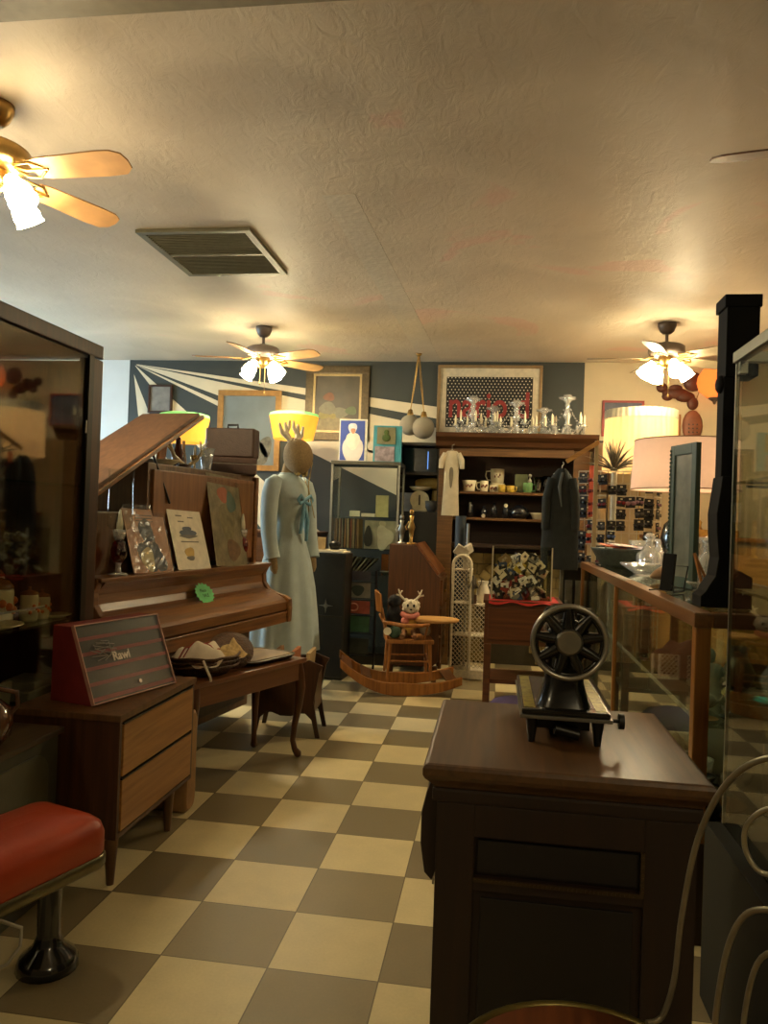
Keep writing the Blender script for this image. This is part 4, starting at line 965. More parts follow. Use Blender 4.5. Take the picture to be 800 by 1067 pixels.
# album covers facing out under the case
covers = [(.74, .07, '#38343a', None), (.60, .12, '#817f70', '#2d3a34'), (.475, .10, '#a8523e', '#c98a70'), (.33, .13, '#3d6b4c', None), (.16, .12, '#3a4038', None)]
labs = ['dark blue album cover facing out, topmost of the column of covers', 'grey album cover with a dark car, second in the column of covers', 'red album cover with a pink ring, in the middle of the column of covers', 'plain green album cover, under the red one', 'dim olive album cover, lowest in the column']
for (z, h_, c, c2_), lb in zip(covers, labs):
    t = thing('album_cover', lb, 'album', (at(372, 640, 6.02).x, 6.02, z), 0, None)
    MB().box(-.12, .10, -.004, .004, 0, h_).build('sleeve', mat('cover'+c, c, .5, 0, .2), t)
    if c2_:
        if c == '#a8523e': MB().tube([(.035*math.cos(2*PI*k/20)-.03, -.006, h_/2+.03*math.sin(2*PI*k/20)) for k in range(20)], .006, 5, closed=True).build('printed_ring', mat('ringp', c2_, .6), t)
        else: blobm(t, .0, h_*.5, .05, h_*.35, -.0045, mat('coverblot', c2_, .6))
# rack that carries the covers
mb = MB()
for z in (.148, .32, .462, .59, .73): mb.box(-1.30, -1.02, 6.01, 6.04, z-.006, z-.001)
mb.box(-1.305, -1.29, 6.01, 6.04, 0, .82); mb.box(-1.03, -1.015, 6.01, 6.04, 0, .82)
dx_ = at(372, 640, 6.02).x+1.165
rk = mb.build('cover_rack', M_BLACK, None); rk.location = (dx_, -.0, 0); tag(rk, 'dark wire rack holding the column of album covers in front of the glass showcase', 'rack')

# pictures on top of the case
t = thing('robed_figure_picture', 'blue framed picture of a white bearded figure in a white robe, on the glass showcase', 'picture', (at(367, 478, 6.50).x, 6.50, gt), 0); t.scale = (1.07, 1, 1.07)
MB().box(-.115, .115, 0, .03, 0, .345).build('frame', mat('white_frame', '#bdb9aa', .5), t, bevel=.003)
MB().box(-.105, .095, -.002, .0, .012, .333).build('blue_ground', mat('cobalt_print', '#1e3a8c', .35, 0, .2, 7), t)
M_ROBE = mat('robe_white', '#bcb7b2', .6, 0, .1, 12)
blobm(t, 0, .10, .085, .11, -.0022, M_ROBE, wob=.05); blobm(t, -.005, .27, .035, .045, -.003, mat('hood_white', '#b7b9c6', .6)); blobm(t, 0, .25, .02, .022, -.0042, mat('face_pink', '#a8785f', .6)); blobm(t, 0, .17, .055, .07, -.0036, mat('beard_white', '#c9c3b6', .6))
t = thing('toy_box', 'turquoise toy packet with a clear window and small green figure, on the glass showcase', 'toy', (at(404, 480, 6.47).x-.01, 6.47, gt), R(4)); t.scale = (1.05, 1, 1.05)
MB().box(-.115, .115, .01, .07, 0, .30).build('carton', mat('turquoise_card', '#3f8fa0', .5, 0, .2, 10), t, bevel=.002)
MB().box(-.085, .065, .004, .01, .15, .285).build('window_tray', mat('tray_pale', '#8f8b72', .5), t)
MB().box(-.088, .068, -.006, -.004, .147, .29).build('window_film', G_CLEAR, t)
MB().ball((-.01, .002, .20), (.035, .004, .03), 12).ball((-.01, .002, .245), (.022, .004, .022), 10).build('toy_figure', mat('toy_green', '#54683a', .5), t)
MB().box(-.10, .06, .006, .01, .01, .13).build('printed_panel', mat('panel_print', '#8a7f86', .5, 0, .45, 22), t)

# ---- secretary desk
t = thing('secretary_desk', 'reddish brown slant front secretary desk seen from its side, behind the high chair', 'desk', (-.80, 5.85, 0))
W_SEC = wood('secretary_wood', '#4a2d17', '#684122', .4, 'Z')
sd = [(.0, .12), (.355, .12), (.40, .16), (.40, .80), (.37, .82), (.20, 1.04), (0, 1.04)]
MB().prism(sd, 'xz', 0, .02).build('side_panel', W_SEC, t, bevel=.003)
MB().prism(sd, 'xz', .02, .62).build('body', W_SEC, t, bevel=.002)
a_, b_ = Vector((.385, 0, .83)), Vector((.205, 0, 1.05))
MB().add([(.375, -.005, .818), (.375, .63, .818), (.20, -.005, 1.045), (.20, .63, 1.045), (.392, -.005, .83), (.392, .63, .83), (.214, -.005, 1.058), (.214, .63, 1.058)], [(0,1,3,2),(4,6,7,5),(0,4,5,1),(2,3,7,6),(0,2,6,4),(1,5,7,3)]).build('slant_lid', wood('secretary_lid', '#6b3e1e', '#8a5630', .3, 'Y', coat=.3), t)
for z0 in (.14, .36, .58):
    d = MB().box(.40, .415, .03, .59, z0, z0+.20).build('drawer', W_SEC, t, bevel=.003); MB().ball((.42, .3, z0+.1), (.012,)*3, 8).build('knob', M_BRASS, d)
for x in (.03, .37):
    for y in (.03, .59): MB().tube([(x, y, .12), (x, y, 0)], [.03, .02], 10).build('foot', W_SEC, t)

# dark shelf unit behind with scale and mixer on it
t = thing('black_shelf_unit', 'dark shelf unit with a dim screen beside the bookcase, carrying the kitchen scale', 'shelf', (-.745, 6.80, 0))
MB().box(-.08, .235, 0, .42, 0, 1.31).build('lower_cabinet', mat('dark_cab', '#211d14', .5), t, bevel=.004)
mb = MB(); mb.box(-.14, .235, 0, .42, 1.90, 1.925); mb.box(-.14, .235, .40, .42, 1.31, 1.90); mb.box(-.14, -.12, 0, .42, 1.31, 1.9); mb.box(.22, .235, .0, .42, 1.31, 1.9); mb.box(-.12, .22, .05, .40, 1.64, 1.66); mb.build('upper_shelf', mat('dark_shelf', '#2a2318', .5), t)
MB().box(-.10, .20, .15, .19, 1.67, 1.89).build('screen', mat('dim_screen', '#27333a', .15), t)
MB().box(.115, .122, .148, .15, 1.70, 1.86).build('screen_glint', emis('blue_glint', '#5f8fd0', .6), t)  # glowing sliver paints a blue glint on the dim screen
t = thing('kitchen_scale', 'cream kitchen scale with a round dial and pan, on the dark shelf unit', 'scale', (at(437, 522, 6.86).x, 6.86, 1.31))
MB().box(-.07, .07, -.0, .12, 0, .10).build('body', M_CREAM, t, bevel=.02, seg=3)
MB().tube([(0, -.008, .105), (0, .01, .105)], .085, 28).build('dial', mat('dial_cream', '#d2c7a0', .4), t)
MB().box(-.006, .006, -.014, -.009, .06, .15).build('needle', M_BLACK, t)
MB().lathe([(.001, .20), (.07, .20), (.10, .225), (.105, .225), (.07, .19), (.001, .19)], (0, .06, 0), seg=24).tube([(0, .06, .1), (0, .06, .2)], .02, 8).build('pan', M_CREAM, t)
t = thing('stand_mixer', 'pale yellow stand mixer behind the kitchen scale', 'mixer', (at(447, 520, 7.04).x, 7.04, 1.31))
M_YMX = mat('mixer_yellow', '#c3a85c', .3)
MB().box(-.06, .09, -.06, .06, 0, .03).tube([(.06, 0, .03), (.06, 0, .2)], [.04, .035], 12).build('base', M_YMX, t, bevel=0)
MB().tube([(-.13, 0, .26), (-.10, 0, .26), (.02, 0, .265), (.10, 0, .26), (.12, 0, .25)], [.03, .045, .055, .05, .02], 14).build('head', M_YMX, t)
single('blue_box', MB().box(-.045, .045, -.03, .03, 0, .17), mat('pale_blue_box', '#98a2bb', .6), 'pale blue box standing left of the kitchen scale', 'box', (at(426, 522, 6.95).x+.0, 6.95, 1.31), 0, bevel=.003)
single('grey_bowl', MB().lathe([(.001, 0), (.03, 0), (.055, .04), (.06, .10), (.055, .10), (.001, .02)], seg=18), mat('grey_bowl', '#5b5a58', .3), 'dark grey bowl at the right end of the dark shelf unit', 'bowl', (-.575, 6.87, 1.31))
# figurines on the desk
for i, (px, h_, m_, lb) in enumerate(((418, .25, M_STEEL, 'tall slim pewter figurine, left of the two on the secretary desk'), (428, .30, M_BRASS, 'taller brass candlestick figurine, right of the two on the secretary desk'))):
    t = thing('figurine', lb, 'figurine', (at(px, 565, 6.0).x, 6.0, 1.041))
    MB().lathe([(.001, 0), (.035, 0), (.035, .012), (.012, .02), (.02, h_*.35), (.03, h_*.45), (.012, h_*.62), (.018, h_*.75), (.001, h_*.76)], seg=14, fold=.08, nf=5).build('body', m_, t)
    MB().ball((0, 0, h_*.84), (.018, .018, .024), 10).build('head', m_, t)
    MB().tube([(-.02, 0, h_*.6), (-.045, -.01, h_*.45), (-.03, -.03, h_*.38)], .006, 6).build('arm', m_, t)

# ---- child's rocking high chair with tray
t = thing('high_chair', "child's oak rocking high chair with a swung tray and bowed arm, holding the plush toys", 'chair', (-.60, 5.56, 0), R(12))
sw = .17; sd_ = .16
MB().box(-sw, sw, -sd_, sd_, .355, .385).build('seat', W_OAK, t, bevel=.008)
for sx in (-1, 1):
    for sy in (-1, 1): MB().tube([(sx*(sw-.03), sy*(sd_-.03), .36), (sx*(sw-.015), sy*(sd_-.01), .105)], [.014, .011], 10).build('leg', W_OAK, t)
MB().tube([(-sw+.02, -sd_+.025, .23), (sw-.02, -sd_+.025, .23)], .007, 8).build('stretcher', W_OAK, t)
MB().tube([(-sw+.02, sd_-.025, .23), (sw-.02, sd_-.025, .23)], .007, 8).build('stretcher', W_OAK, t)
MB().tube([(sw-.02, -sd_+.02, .20), (sw-.02, sd_-.02, .24)], .009, 8).build('stretcher', W_OAK, t)
# backrest on the left side
mb = MB()
pr_ = [(-sw-.005, -.135), (-sw-.03, -.07), (-sw-.036, 0), (-sw-.03, .07), (-sw-.005, .135)]
vs = []
for z in (.57, .70):
    for d in (0, .012):
        for x, y in pr_: vs.append((x-(z-.38)*.12-d, y, z if abs(y) > .1 else z+(.012 if z > .6 else 0)))
n = 5; fs = []
for k in range(4): fs += [(k, k+1, 2*n+k+1, 2*n+k), (n+k, 3*n+k, 3*n+k+1, n+k+1), (2*n+k, 2*n+k+1, 3*n+k+1, 3*n+k), (k, n+k, n+k+1, k+1)]
fs += [(0, 2*n, 3*n, n), (n-1, 2*n-1, 4*n-1, 3*n-1)]
mb.add(vs, fs, False); mb.build('backrest', W_OAK, t)
for y in (-.13, -.065, 0, .065, .13): MB().tube([(-sw+.015, y, .38), (-sw-.035, y, .60)], .007, 8).build('spindle', W_OAK, t)
MB().tube([(-sw-.03, .155, .52), (-sw-.02, -.15, .505), (-.06, -.20, .49), (.07, -.19, .49), (.13, -.17, .50)], [.011, .013, .015, .014, .012], 10).build('arm_bow', W_OAK, t)
MB().tube([(.10, -.14, .385), (.12, -.17, .495)], .008, 8).build('arm_post', W_OAK, t)
MB().lathe([(.001, .50), (.15, .50), (.16, .507), (.16, .52), (.15, .524), (.001, .518)], (.185, .0, 0), 32, sx=1.15, sy=.85).build('tray', W_PINE, t)
MB().tube([(.12, .14, .385), (.13, .10, .50)], .008, 8).build('arm_post', W_OAK, t)
# rockers
for y in (-.20, .19):
    top = []; bot = []
    for k in range(15):
        u = -1+2*k/14; x = u*.43; zz = .0+.19*abs(u)**2.2*(1.0 if u < 0 else .45); bot.append((x-.06, zz)); top.append((x-.06, zz+.09-.035*abs(u)))
    MB().prism(bot+top[::-1], 'xz', y-.02, y+.02).build('rocker', W_OAK, t, bevel=.006)
for x, z in ((-.44, .19), (-.30, .12), (.30, .11)):
    MB().cbox((x, -.005, z), (.075, .36, .016), ry=(.45 if x < 0 else -.15)).build('rocker_slat', wood('slat_wood', '#4b2d15', '#6d4521', .5, 'Y'), t)
# plush toys sitting on it
pt = Matrix.Translation((-.60, 5.56, 0)) @ Matrix.Rotation(R(12), 4, 'Z')
M_WPL = mat('white_plush', '#d2c8b0', .95, 0, .1, 60, .8, 90); M_BPL = mat('black_plush', '#18181a', .95, 0, .1, 60, .6, 90)
t = thing('plush_reindeer', 'curly white plush reindeer in pink and yellow, on the high chair', 'plush toy', pt @ Vector((.0, -.03, .386)), R(5))
mb = MB().ball((0, 0, .09), (.055, .05, .09), 14); mb.build('body', mat('plush_yellow', '#b58a3c', .9), t)
mb = MB(); mb.ball((.01, -.03, .225), (.055, .05, .052), 14)
for k in range(18): a = k*2.4; z = -.8+1.7*k/18; mb.ball((.01+.052*math.cos(a)*math.sqrt(max(.05, 1-z*z*.8)), -.02+.045*math.sin(a)*.9, .225+.05*z), (.018,)*3, 7)
mb.build('head', M_WPL, t)
MB().ball((-.012, -.078, .235), (.008, .004, .012), 8).ball((.032, -.078, .235), (.008, .004, .012), 8).ball((.012, -.085, .208), (.01, .006, .005), 8).build('face', M_BPL, t)
MB().tube([(-.05, -.02, .17), (-.02, -.06, .155), (.03, -.06, .155), (.06, -.02, .17)], .02, 8).ball((-.03, -.045, .12), (.03, .03, .03), 10).build('scarf', mat('plush_pink', '#c9796a', .9), t)
mb = MB()
for s in (-1, 1):
    mb.tube([(s*.04, -.01, .27), (s*.07, -.01, .30), (s*.085, -.01, .345)], [.009, .009, .005], 6); mb.tube([(s*.06, -.01, .295), (s*.10, -.01, .305)], .006, 6); mb.tube([(s*.075, -.01, .31), (s*.055, -.01, .335)], .005, 6)
mb.build('antlers', M_WPL, t)
for s in (-1, 1): MB().tube([(s*.03, -.02, .05), (s*.04, -.08, .03), (s*.045, -.14, .02)], [.022, .02, .018], 8).build('leg', mat('plush_brown', '#7a5330', .9), t)
t = thing('plush_toy', 'round black plush toy leaning on the chair back behind the white reindeer', 'plush toy', pt @ Vector((-.105, .03, .386)), 0)
MB().ball((0, 0, .12), (.055, .06, .12), 14).build('body', M_BPL, t); MB().ball((.0, -.01, .25), (.05, .05, .05), 12).build('head', M_BPL, t)
t = thing('plush_toy', 'green and brown plush toy with a white round tag, low on the high chair', 'plush toy', pt @ Vector((-.11, -.11, .386)), 0)
MB().ball((0, 0, .045), (.05, .04, .045), 12).build('body', mat('plush_green', '#3d5340', .95), t); MB().tube([(-.045, -.045, .055), (-.045, -.052, .055)], .028, 16).build('tag', M_PAPER, t)
t = thing('plush_toy', 'grey-brown cone-shaped plush toy lying at the right of the high chair seat', 'plush toy', pt @ Vector((.095, -.02, .386)), 0)
MB().tube([(-.03, 0, .12), (.0, -.01, .09), (.03, -.02, .05), (.055, -.03, .03)], [.012, .03, .042, .02], 10).build('body', mat('plush_grey', '#7a6a54', .95), t)

# ---- white wicker shelf stand
t = thing('wicker_stand', 'narrow white wicker stand with an arched top beside the high chair', 'stand', (-.20, 6.02, 0), R(-3))
M_WK = mat('white_wicker', '#c9bea4', .7, 0, .15, 60)
def wick_panel(x0, x1, z0, z1, y, arch_):
    mb = MB(); n = 9; st_ = .036
    k = z0
    row = 0
    while k < z1-.01:
        xx0, xx1 = x0, x1
        if arch_ and k > z1-(x1-x0)/2:
            rr_ = (x1-x0)/2; dz = k-(z1-rr_); hw = math.sqrt(max(0, rr_*rr_-dz*dz)); xx0, xx1 = (x0+x1)/2-hw, (x0+x1)/2+hw
        m_ = max(2, int((xx1-xx0)/.030))
        for i in range(m_):
            a0_ = xx0+(xx1-xx0)*i/m_; a1_ = xx0+(xx1-xx0)*(i+1)/m_
            if row % 2: a0_, a1_ = a1_, a0_
            mb.bar((a0_, y, k), (a1_, y, k+st_), .0085, .004)
            mb.bar((a1_, y-.003, k), (a0_, y-.003, k+st_), .0085, .004)
        k += st_; row += 1
    return mb
mb = wick_panel(-.11, .02, .08, .96, 0, True); mb.build('lattice_panel', M_WK, t)
mb = wick_panel(.035, .165, .10, .58, .0, False); mb.build('lattice_panel', M_WK, t)
arc = [(-.115, 0, .0)]+[(-.115, 0, .9)]+[(-.045-.07*math.cos(a), 0, .9+.07*math.sin(a)) for a in [PI*k/10 for k in range(1, 10)]]+[(.025, 0, .9), (.03, 0, .0)]
MB().tube(arc, .012, 8).build('arched_frame', M_WK, t)
MB().tube([(.17, .0, 0), (.17, 0, .58), (.03, .0, .60)], .010, 8).build('side_frame', M_WK, t)
MB().box(-.12, .175, -.01, .012, .015, .08).build('foot_board', M_WK, t, bevel=.003)
for z in (.08, .35, .60, .86): MB().box(-.11, .165 if z < .7 else .025, .0, .22, z-.008, z).build('shelf', M_WK, t, bevel=.003)
MB().tube([(-.11, .22, 0), (-.11, .22, .9)], .01, 8).build('rear_post', M_WK, t); MB().tube([(.165, .22, 0), (.165, .22, .60)], .01, 8).build('rear_post', M_WK, t)
# things on it
t = thing('paper_ornament', 'crumpled white and grey paper ornament perched on top of the wicker arch', 'ornament', (-.26, 6.06, .862))
mb = MB(); mb.cbox((0, 0, .14), (.10, .03, .08), .3, .4, .5); mb.cbox((.06, .02, .16), (.06, .03, .07), .7, .2, -.5); mb.cbox((.04, -.01, .06), (.04, .04, .12), .4); mb.build('folded_paper', mat('paper_grey', '#b5ac98', .7), t, bevel=.004)
for k, (dx, z, s_, lb) in enumerate(((.12, .60, 1.0, 'white ceramic jug with cream shadowing on the wicker stand shelf'), )):
    t = thing('white_jug', lb, 'jug', (-.20+dx+.0, 6.12, z)); MB().lathe([(.001, 0), (.04, 0), (.055, .05), (.05, .10), (.035, .14), (.045, .17)], seg=20).build('body', M_WHITE, t); MB().tube([(.045, 0, .14), (.085, 0, .12), (.08, 0, .07), (.05, 0, .05)], .007, 7).build('handle', M_WHITE, t)
t = thing('metal_chandelier_part', 'tangle of dull metal lamp parts hanging at the right of the wicker arch', 'lamp part', (-.155, 5.985, .60))
mb = MB()
for k in range(5):
    a = 2*PI*k/5; mb.tube([(0, -.0, .20), (.04*math.cos(a), .03*math.sin(a), .12), (.06*math.cos(a), .03*math.sin(a), .16), (.065*math.cos(a), .03*math.sin(a), .20)], .006, 6)
mb.tube([(0, 0, 0), (0, 0, .22)], .01, 8); mb.build('arms', mat('dull_pewter', '#6d6658', .4, .7), t)
single('brown_tag', MB().box(-.02, .02, -.004, .004, 0, .07), mat('brown_tag', '#5c3d28', .7), 'small brown card hanging in front of the wicker lattice', 'card', (-.145, 5.995, .601))
# black pole beside bookcase
single('fabric_roll', MB().tube([(0, 0, 0), (0, 0, 1.28)], .042, 16), mat('navy_fabric', '#252f38', .7, 0, .2, 15), 'tall dark navy roll of fabric standing against the bookcase post', 'roll', (at(478, 600, 6.25).x, 6.25, 0))
single('curtain_rod', MB().tube([(0, 0, 0), (0, 0, 1.22)], .012, 10), M_STEEL, 'thin grey metal rod standing beside the navy fabric roll', 'rod', (at(486, 600, 6.2).x, 6.2, 0))

# ---- bookcase with fireplace front
BX0, BX1, BY = -.50, .765, 6.62
t = thing('bookcase', 'tall oak bookcase with a heavy cornice, dark inside, holding pitchers and bowls', 'bookcase', ((BX0+BX1)/2, BY, 0))
hw = (BX1-BX0)/2; bd = .42
for sx in (-1, 1):
    MB().box(min(sx*hw, sx*(hw-.13)), max(sx*hw, sx*(hw-.13)), 0, .05, 0, 1.86).build('pilaster', W_CASE, t, bevel=.004)
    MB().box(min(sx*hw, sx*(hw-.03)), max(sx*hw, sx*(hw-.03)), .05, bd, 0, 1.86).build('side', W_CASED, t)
MB().box(-hw+.13, hw-.13, 0, .04, 1.80, 1.90).build('frieze', W_CASE, t, bevel=.003)
cp = [(.02, 1.86), (-.03, 1.88), (-.05, 1.92), (-.10, 1.955), (-.11, 1.99), (.02, 1.99)]
mb = MB(); mb.prism([(y, z) for y, z in cp], 'yz', -hw-.03, hw+.06); mb.box(-hw-.03, hw+.06, .02, bd, 1.96, 1.99); mb.build('cornice', wood('cornice_wood', '#3e2411', '#5c3a1e', .4, 'X'), t, bevel=.003)
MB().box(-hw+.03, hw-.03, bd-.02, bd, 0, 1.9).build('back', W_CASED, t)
for z in (1.275, 1.50): MB().box(-hw+.03, hw-.03, .03, bd-.02, z-.022, z).build('shelf', W_CASE, t, bevel=.002)
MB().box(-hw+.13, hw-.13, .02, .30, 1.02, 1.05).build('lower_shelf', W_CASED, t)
# fireplace
t = thing('fireplace_front', 'cream brick effect fireplace front with an arched opening inside the bookcase', 'fireplace', (.13, 6.78, 0))
M_BRK = mat('cream_bricks', '#7d6b3c', .7, 0, .25, 14, .3, 40); M_BRK2 = mat('arch_bricks', '#94804a', .7, 0, .25, 14, .3, 40)
mb = MB()
for j in range(10):
    for i in range(9):
        x0_ = -.46+i*.105+(j % 2)*.05-.025; z0_ = .02+j*.095
        cx, cz = x0_+.05, z0_+.045
        if abs(cx) < .20 and cz < .62 or math.hypot(cx, cz-.62) < .29: continue
        mb.box(max(-.46, x0_), min(.46, x0_+.1), 0, .05, z0_, z0_+.09)
mb.build('bricks', M_BRK, t, bevel=.004)
for k in range(11):
    a = PI*k/10; M = Matrix.Translation((.25*math.cos(a), .02, .62+.25*math.sin(a))) @ Matrix.Rotation(-a, 4, 'Y')
    mb = MB(); vs = [M @ Vector((x*.045, y*.035, z*.034)) for x in (-1, 1) for y in (-1, 1) for z in (-1, 1)]
    mb.add(vs, [(0,1,3,2),(4,6,7,5),(0,4,5,1),(2,3,7,6),(0,2,6,4),(1,5,7,3)]); mb.build('arch_stone', M_BRK2, t, bevel=.006)
MB().box(-.47, .47, .04, .07, 0, .98).build('mortar_back', mat('mortar', '#3b3321', .8), t)
MB().box(-.49, .49, -.01, .09, .98, 1.01).build('mantel', W_CASED, t)
# crockery on the bookcase shelves
SY = BY+.12
def cup(px, r, h_, m, label, z, handle=1, name='mug', cat='mug', paint=None, seg=20, y=SY, flare=0, spout=False):
    t = thing(name, label, cat, (at(px, 500, y).x, y, z), 0)
    MB().lathe([(.001, 0), (r*.82, 0), (r*.9, .005), (r*(1-flare*.3), h_*.5), (r*(1+flare), h_), (r*(1+flare)-.004, h_), (r*.8, .01), (.001, .008)], seg=seg).build('body', m, t)
    if handle:
        s = handle; MB().tube([(s*r*.9, 0, h_*.85), (s*(r+h_*.28), 0, h_*.82), (s*(r+h_*.33), 0, h_*.5), (s*(r+h_*.2), 0, h_*.22), (s*r*.9, 0, h_*.2)], .006, 7).build('handle', m, t)
    if paint:
        mb = MB()
        for k in range(4): mb.ball((-.02+.014*k, -r*(.94), h_*(.45+.12*(k % 2))), (.008, .004, .012), 6)
        mb.build('painted_flowers', paint, t)
    return t
M_GCUP = mat('jadeite_green', '#6f9a62', .25); M_YCUP = mat('yellow_cup', '#c2a23e', .3); M_PNT = mat('flower_paint', '#7a4634', .5)
cup(489, .055, .095, M_CREAM, 'cream flowered bowl at the left end of the upper bookcase shelf', 1.501, 0, 'flowered_bowl', 'bowl', M_PNT, flare=.15)
cup(504.5, .036, .095, M_CREAM, 'tall cream flowered mug left of the pitcher on the bookcase', 1.501, -1, paint=M_PNT)
cup(514, .034, .065, M_CREAM, 'small cream mug in front below the pitcher on the bookcase', 1.501, 0, paint=M_PNT, y=SY+.02)
t = cup(518, .062, .125, M_CREAM, 'large cream flowered pitcher standing on an upturned bowl on the bookcase', 1.585, -1, 'pitcher', 'pitcher', M_PNT, y=SY+.13)
cup(518, .065, .083, M_CREAM, 'upturned cream bowl carrying the pitcher on the bookcase', 1.501, 0, 'bowl', 'bowl', y=SY+.13)
cup(523, .033, .062, M_YCUP, 'yellow mug, left of the two on the bookcase shelf', 1.501, 1, y=SY-.03)
cup(532, .033, .058, M_YCUP, 'yellow mug, right of the two on the bookcase shelf', 1.501, 1, y=SY-.03)
single('green_tin', MB().box(-.055, .055, -.04, .04, 0, .165), mat('green_tin', '#6c7350', .4, 0, .2, 12), 'pale green rectangular tin behind the jade mug', 'tin', (at(543, 500, SY+.1).x, SY+.1, 1.501), 0, bevel=.006)
cup(550, .042, .088, M_GCUP, 'large jade green mug on the upper bookcase shelf', 1.501, 1)
t = thing('green_figurine', 'tiny white figurine standing behind the jade green mug', 'figurine', (at(552, 500, SY+.09).x, SY+.09, 1.501)); MB().lathe([(.001, 0), (.02, 0), (.012, .08), (.018, .11), (.001, .14)], seg=12).build('body', M_WHITE, t); MB().ball((0, 0, .155), (.016,)*3, 10).build('head', M_WHITE, t)
for px, h_, lb in ((561, .14, 'pale green glass vase with a fluted rim, left of the dark glasses on the bookcase'),):
    t = single('green_vase', MB().lathe([(.001, 0), (.03, 0), (.025, .03), (.04, h_), (.036, h_), (.02, .03), (.001, .01)], seg=24, fold=.06, nf=8), glass('green_glass', '#9ab69a', .9, .03, .12), lb, 'vase', (at(px, 500, SY).x, SY, 1.501))
for k, px in enumerate((569, 576)):
    single('dark_tumbler', MB().lathe([(.001, 0), (.028, 0), (.034, .15), (.030, .15), (.024, .01), (.001, .01)], seg=18), glass('smoke_glass', '#6a6a5a', .9, .03, .10), ('smoky glass tumbler right of the green vase on the bookcase', 'smoky glass tumbler at the right end beside the hanging coat')[k], 'glass', (at(px, 500, SY).x, SY, 1.501))
M_DKG = mat('dark_blue_ceramic', '#14181f', .2, 0, .1, 10, coat=.4)
for k, (px, r, h_, lb) in enumerate(((490, .028, .16, 'dark bottle with a pale label, leftmost on the second bookcase shelf'), (504, .03, .10, 'dark squat jar with a white price dot on the second bookcase shelf'), (515, .024, .13, 'slim dark bottle in the middle of the second bookcase shelf'), (527, .028, .13, 'dark bottle with a round white tag on the second bookcase shelf'))):
    t = thing('dark_bottle', lb, 'bottle', (at(px, 525, SY).x, SY, 1.276), 0)
    MB().lathe([(.001, 0), (r, 0), (r, h_*.6), (r*.5, h_*.75), (r*.45, h_), (.001, h_)], seg=16).build('body', M_DKG, t)
    if k in (1, 3): MB().tube([(0, -r-.004, h_*(.15 if k == 1 else .85)), (0, -r-.001, h_*(.15 if k == 1 else .85))], .017, 14).build('price_dot', M_PAPER, t)
    if k == 0: MB().box(-.008, .008, -r-.002, -r+.002, .04, .13).build('label_strip', mat('label_grey', '#7e7a6c', .5), t)
single('dark_pot', MB().lathe([(.001, 0), (.06, 0), (.085, .04), (.08, .08), (.05, .10), (.03, .12), (.001, .125)], seg=24), M_DKG, 'wide dark lidded pot on the second bookcase shelf', 'pot', (at(541, 525, SY).x, SY, 1.276))
single('cream_dish', MB().lathe([(.001, 0), (.07, 0), (.09, .045), (.10, .052), (.096, .055), (.085, .05), (.065, .008), (.001, .008)], seg=28), M_CREAM, 'wide cream pie dish at the right of the second bookcase shelf', 'dish', (at(564, 525, SY).x, SY, 1.276))

# garments hanging on the bookcase
P_ = at(471, 470, 6.55)
t = thing('white_dress', 'small white sleeveless childs dress hanging on the left post of the bookcase', 'garment', (P_.x, 6.55, 0))
zt = P_.z
def flat_garment(prof, d, m, nm, t, y0=0, n=24, fold=.15):
    rings = []
    for hw_, z, dy in prof:
        rings.append([Vector((hw_*math.cos(2*PI*k/n), y0+dy+d*math.sin(2*PI*k/n)*(1+fold*math.sin(5*2*PI*k/n+z*9)), z)) for k in range(n)])
    return MB().loft(rings).build(nm, m, t)
M_WD = mat('white_cotton', '#b8ad94', .9, 0, .1, 16, .2, 90)
flat_garment([(.075, zt-.55, 0), (.068, zt-.40, 0), (.06, zt-.22, 0), (.065, zt-.1, 0), (.07, zt-.03, 0), (.04, zt, 0)], .02, M_WD, 'dress', t)
for s in (-1, 1): MB().tube([(s*.055, 0, zt-.02), (s*.085, -.005, zt-.08), (s*.09, -.01, zt-.15)], [.022, .024, .02], 8).build('sleeve', M_WD, t)
blobm(t, .0, zt-.22, .018, .09, -.021, mat('print_motif', '#6c6250', .8), 'printed_motif', th=.002)
MB().tube([(-.05, 0, zt-.02), (0, 0, zt+.01), (.05, 0, zt-.02), (0, 0, zt+.01), (0, 0, zt+.05), (.015, .01, zt+.06), (.01, .055, zt+.05)], .004, 6).build('hanger', M_STEEL, t)
# tilted pale hanging rail and dark coat
ra, rb = at(590, 481, 5.56), at(621, 462, 5.56)
t = thing('garment_rail', 'pale wooden rail sloping up to the right above the dark coat', 'rail', (ra.x, 5.56, 0))
MB().bar((0, 0, ra.z), (rb.x-ra.x+.02, 0, rb.z+.01), .02, .03).build('arm', W_PINE, t, bevel=.002)
MB().box(rb.x-ra.x-.005, rb.x-ra.x+.02, .01, .035, 0, rb.z+.02).build('post', mat('rail_post', '#a59672', .5), t)
MB().box(rb.x-ra.x-.02, rb.x-ra.x+.05, -.04, .035, 0, .02).build('foot', M_BLACK, t)
P_ = at(587, 490, 5.54); zt = P_.z
t = thing('dark_coat', 'dark grey-blue coat on a hanger hanging from the pale rail', 'garment', (P_.x-.01, 5.54, 0))
M_COAT = mat('coat_wool', '#232827', .9, 0, .15, 20, .2, 60)
flat_garment([(.13, zt-.70, 0), (.13, zt-.54, 0), (.12, zt-.34, 0), (.10, zt-.16, 0), (.08, zt-.06, 0), (.04, zt-.005, 0), (.025, zt+.01, 0)], .045, M_COAT, 'body', t)
MB().tube([(-.07, -.02, zt-.06), (-.10, -.03, zt-.2), (-.105, -.035, zt-.42)], [.03, .034, .03], 10).build('sleeve', M_COAT, t); MB().tube([(.07, -.02, zt-.06), (.095, -.03, zt-.2), (.10, -.035, zt-.42)], [.03, .034, .03], 10).build('sleeve', M_COAT, t)
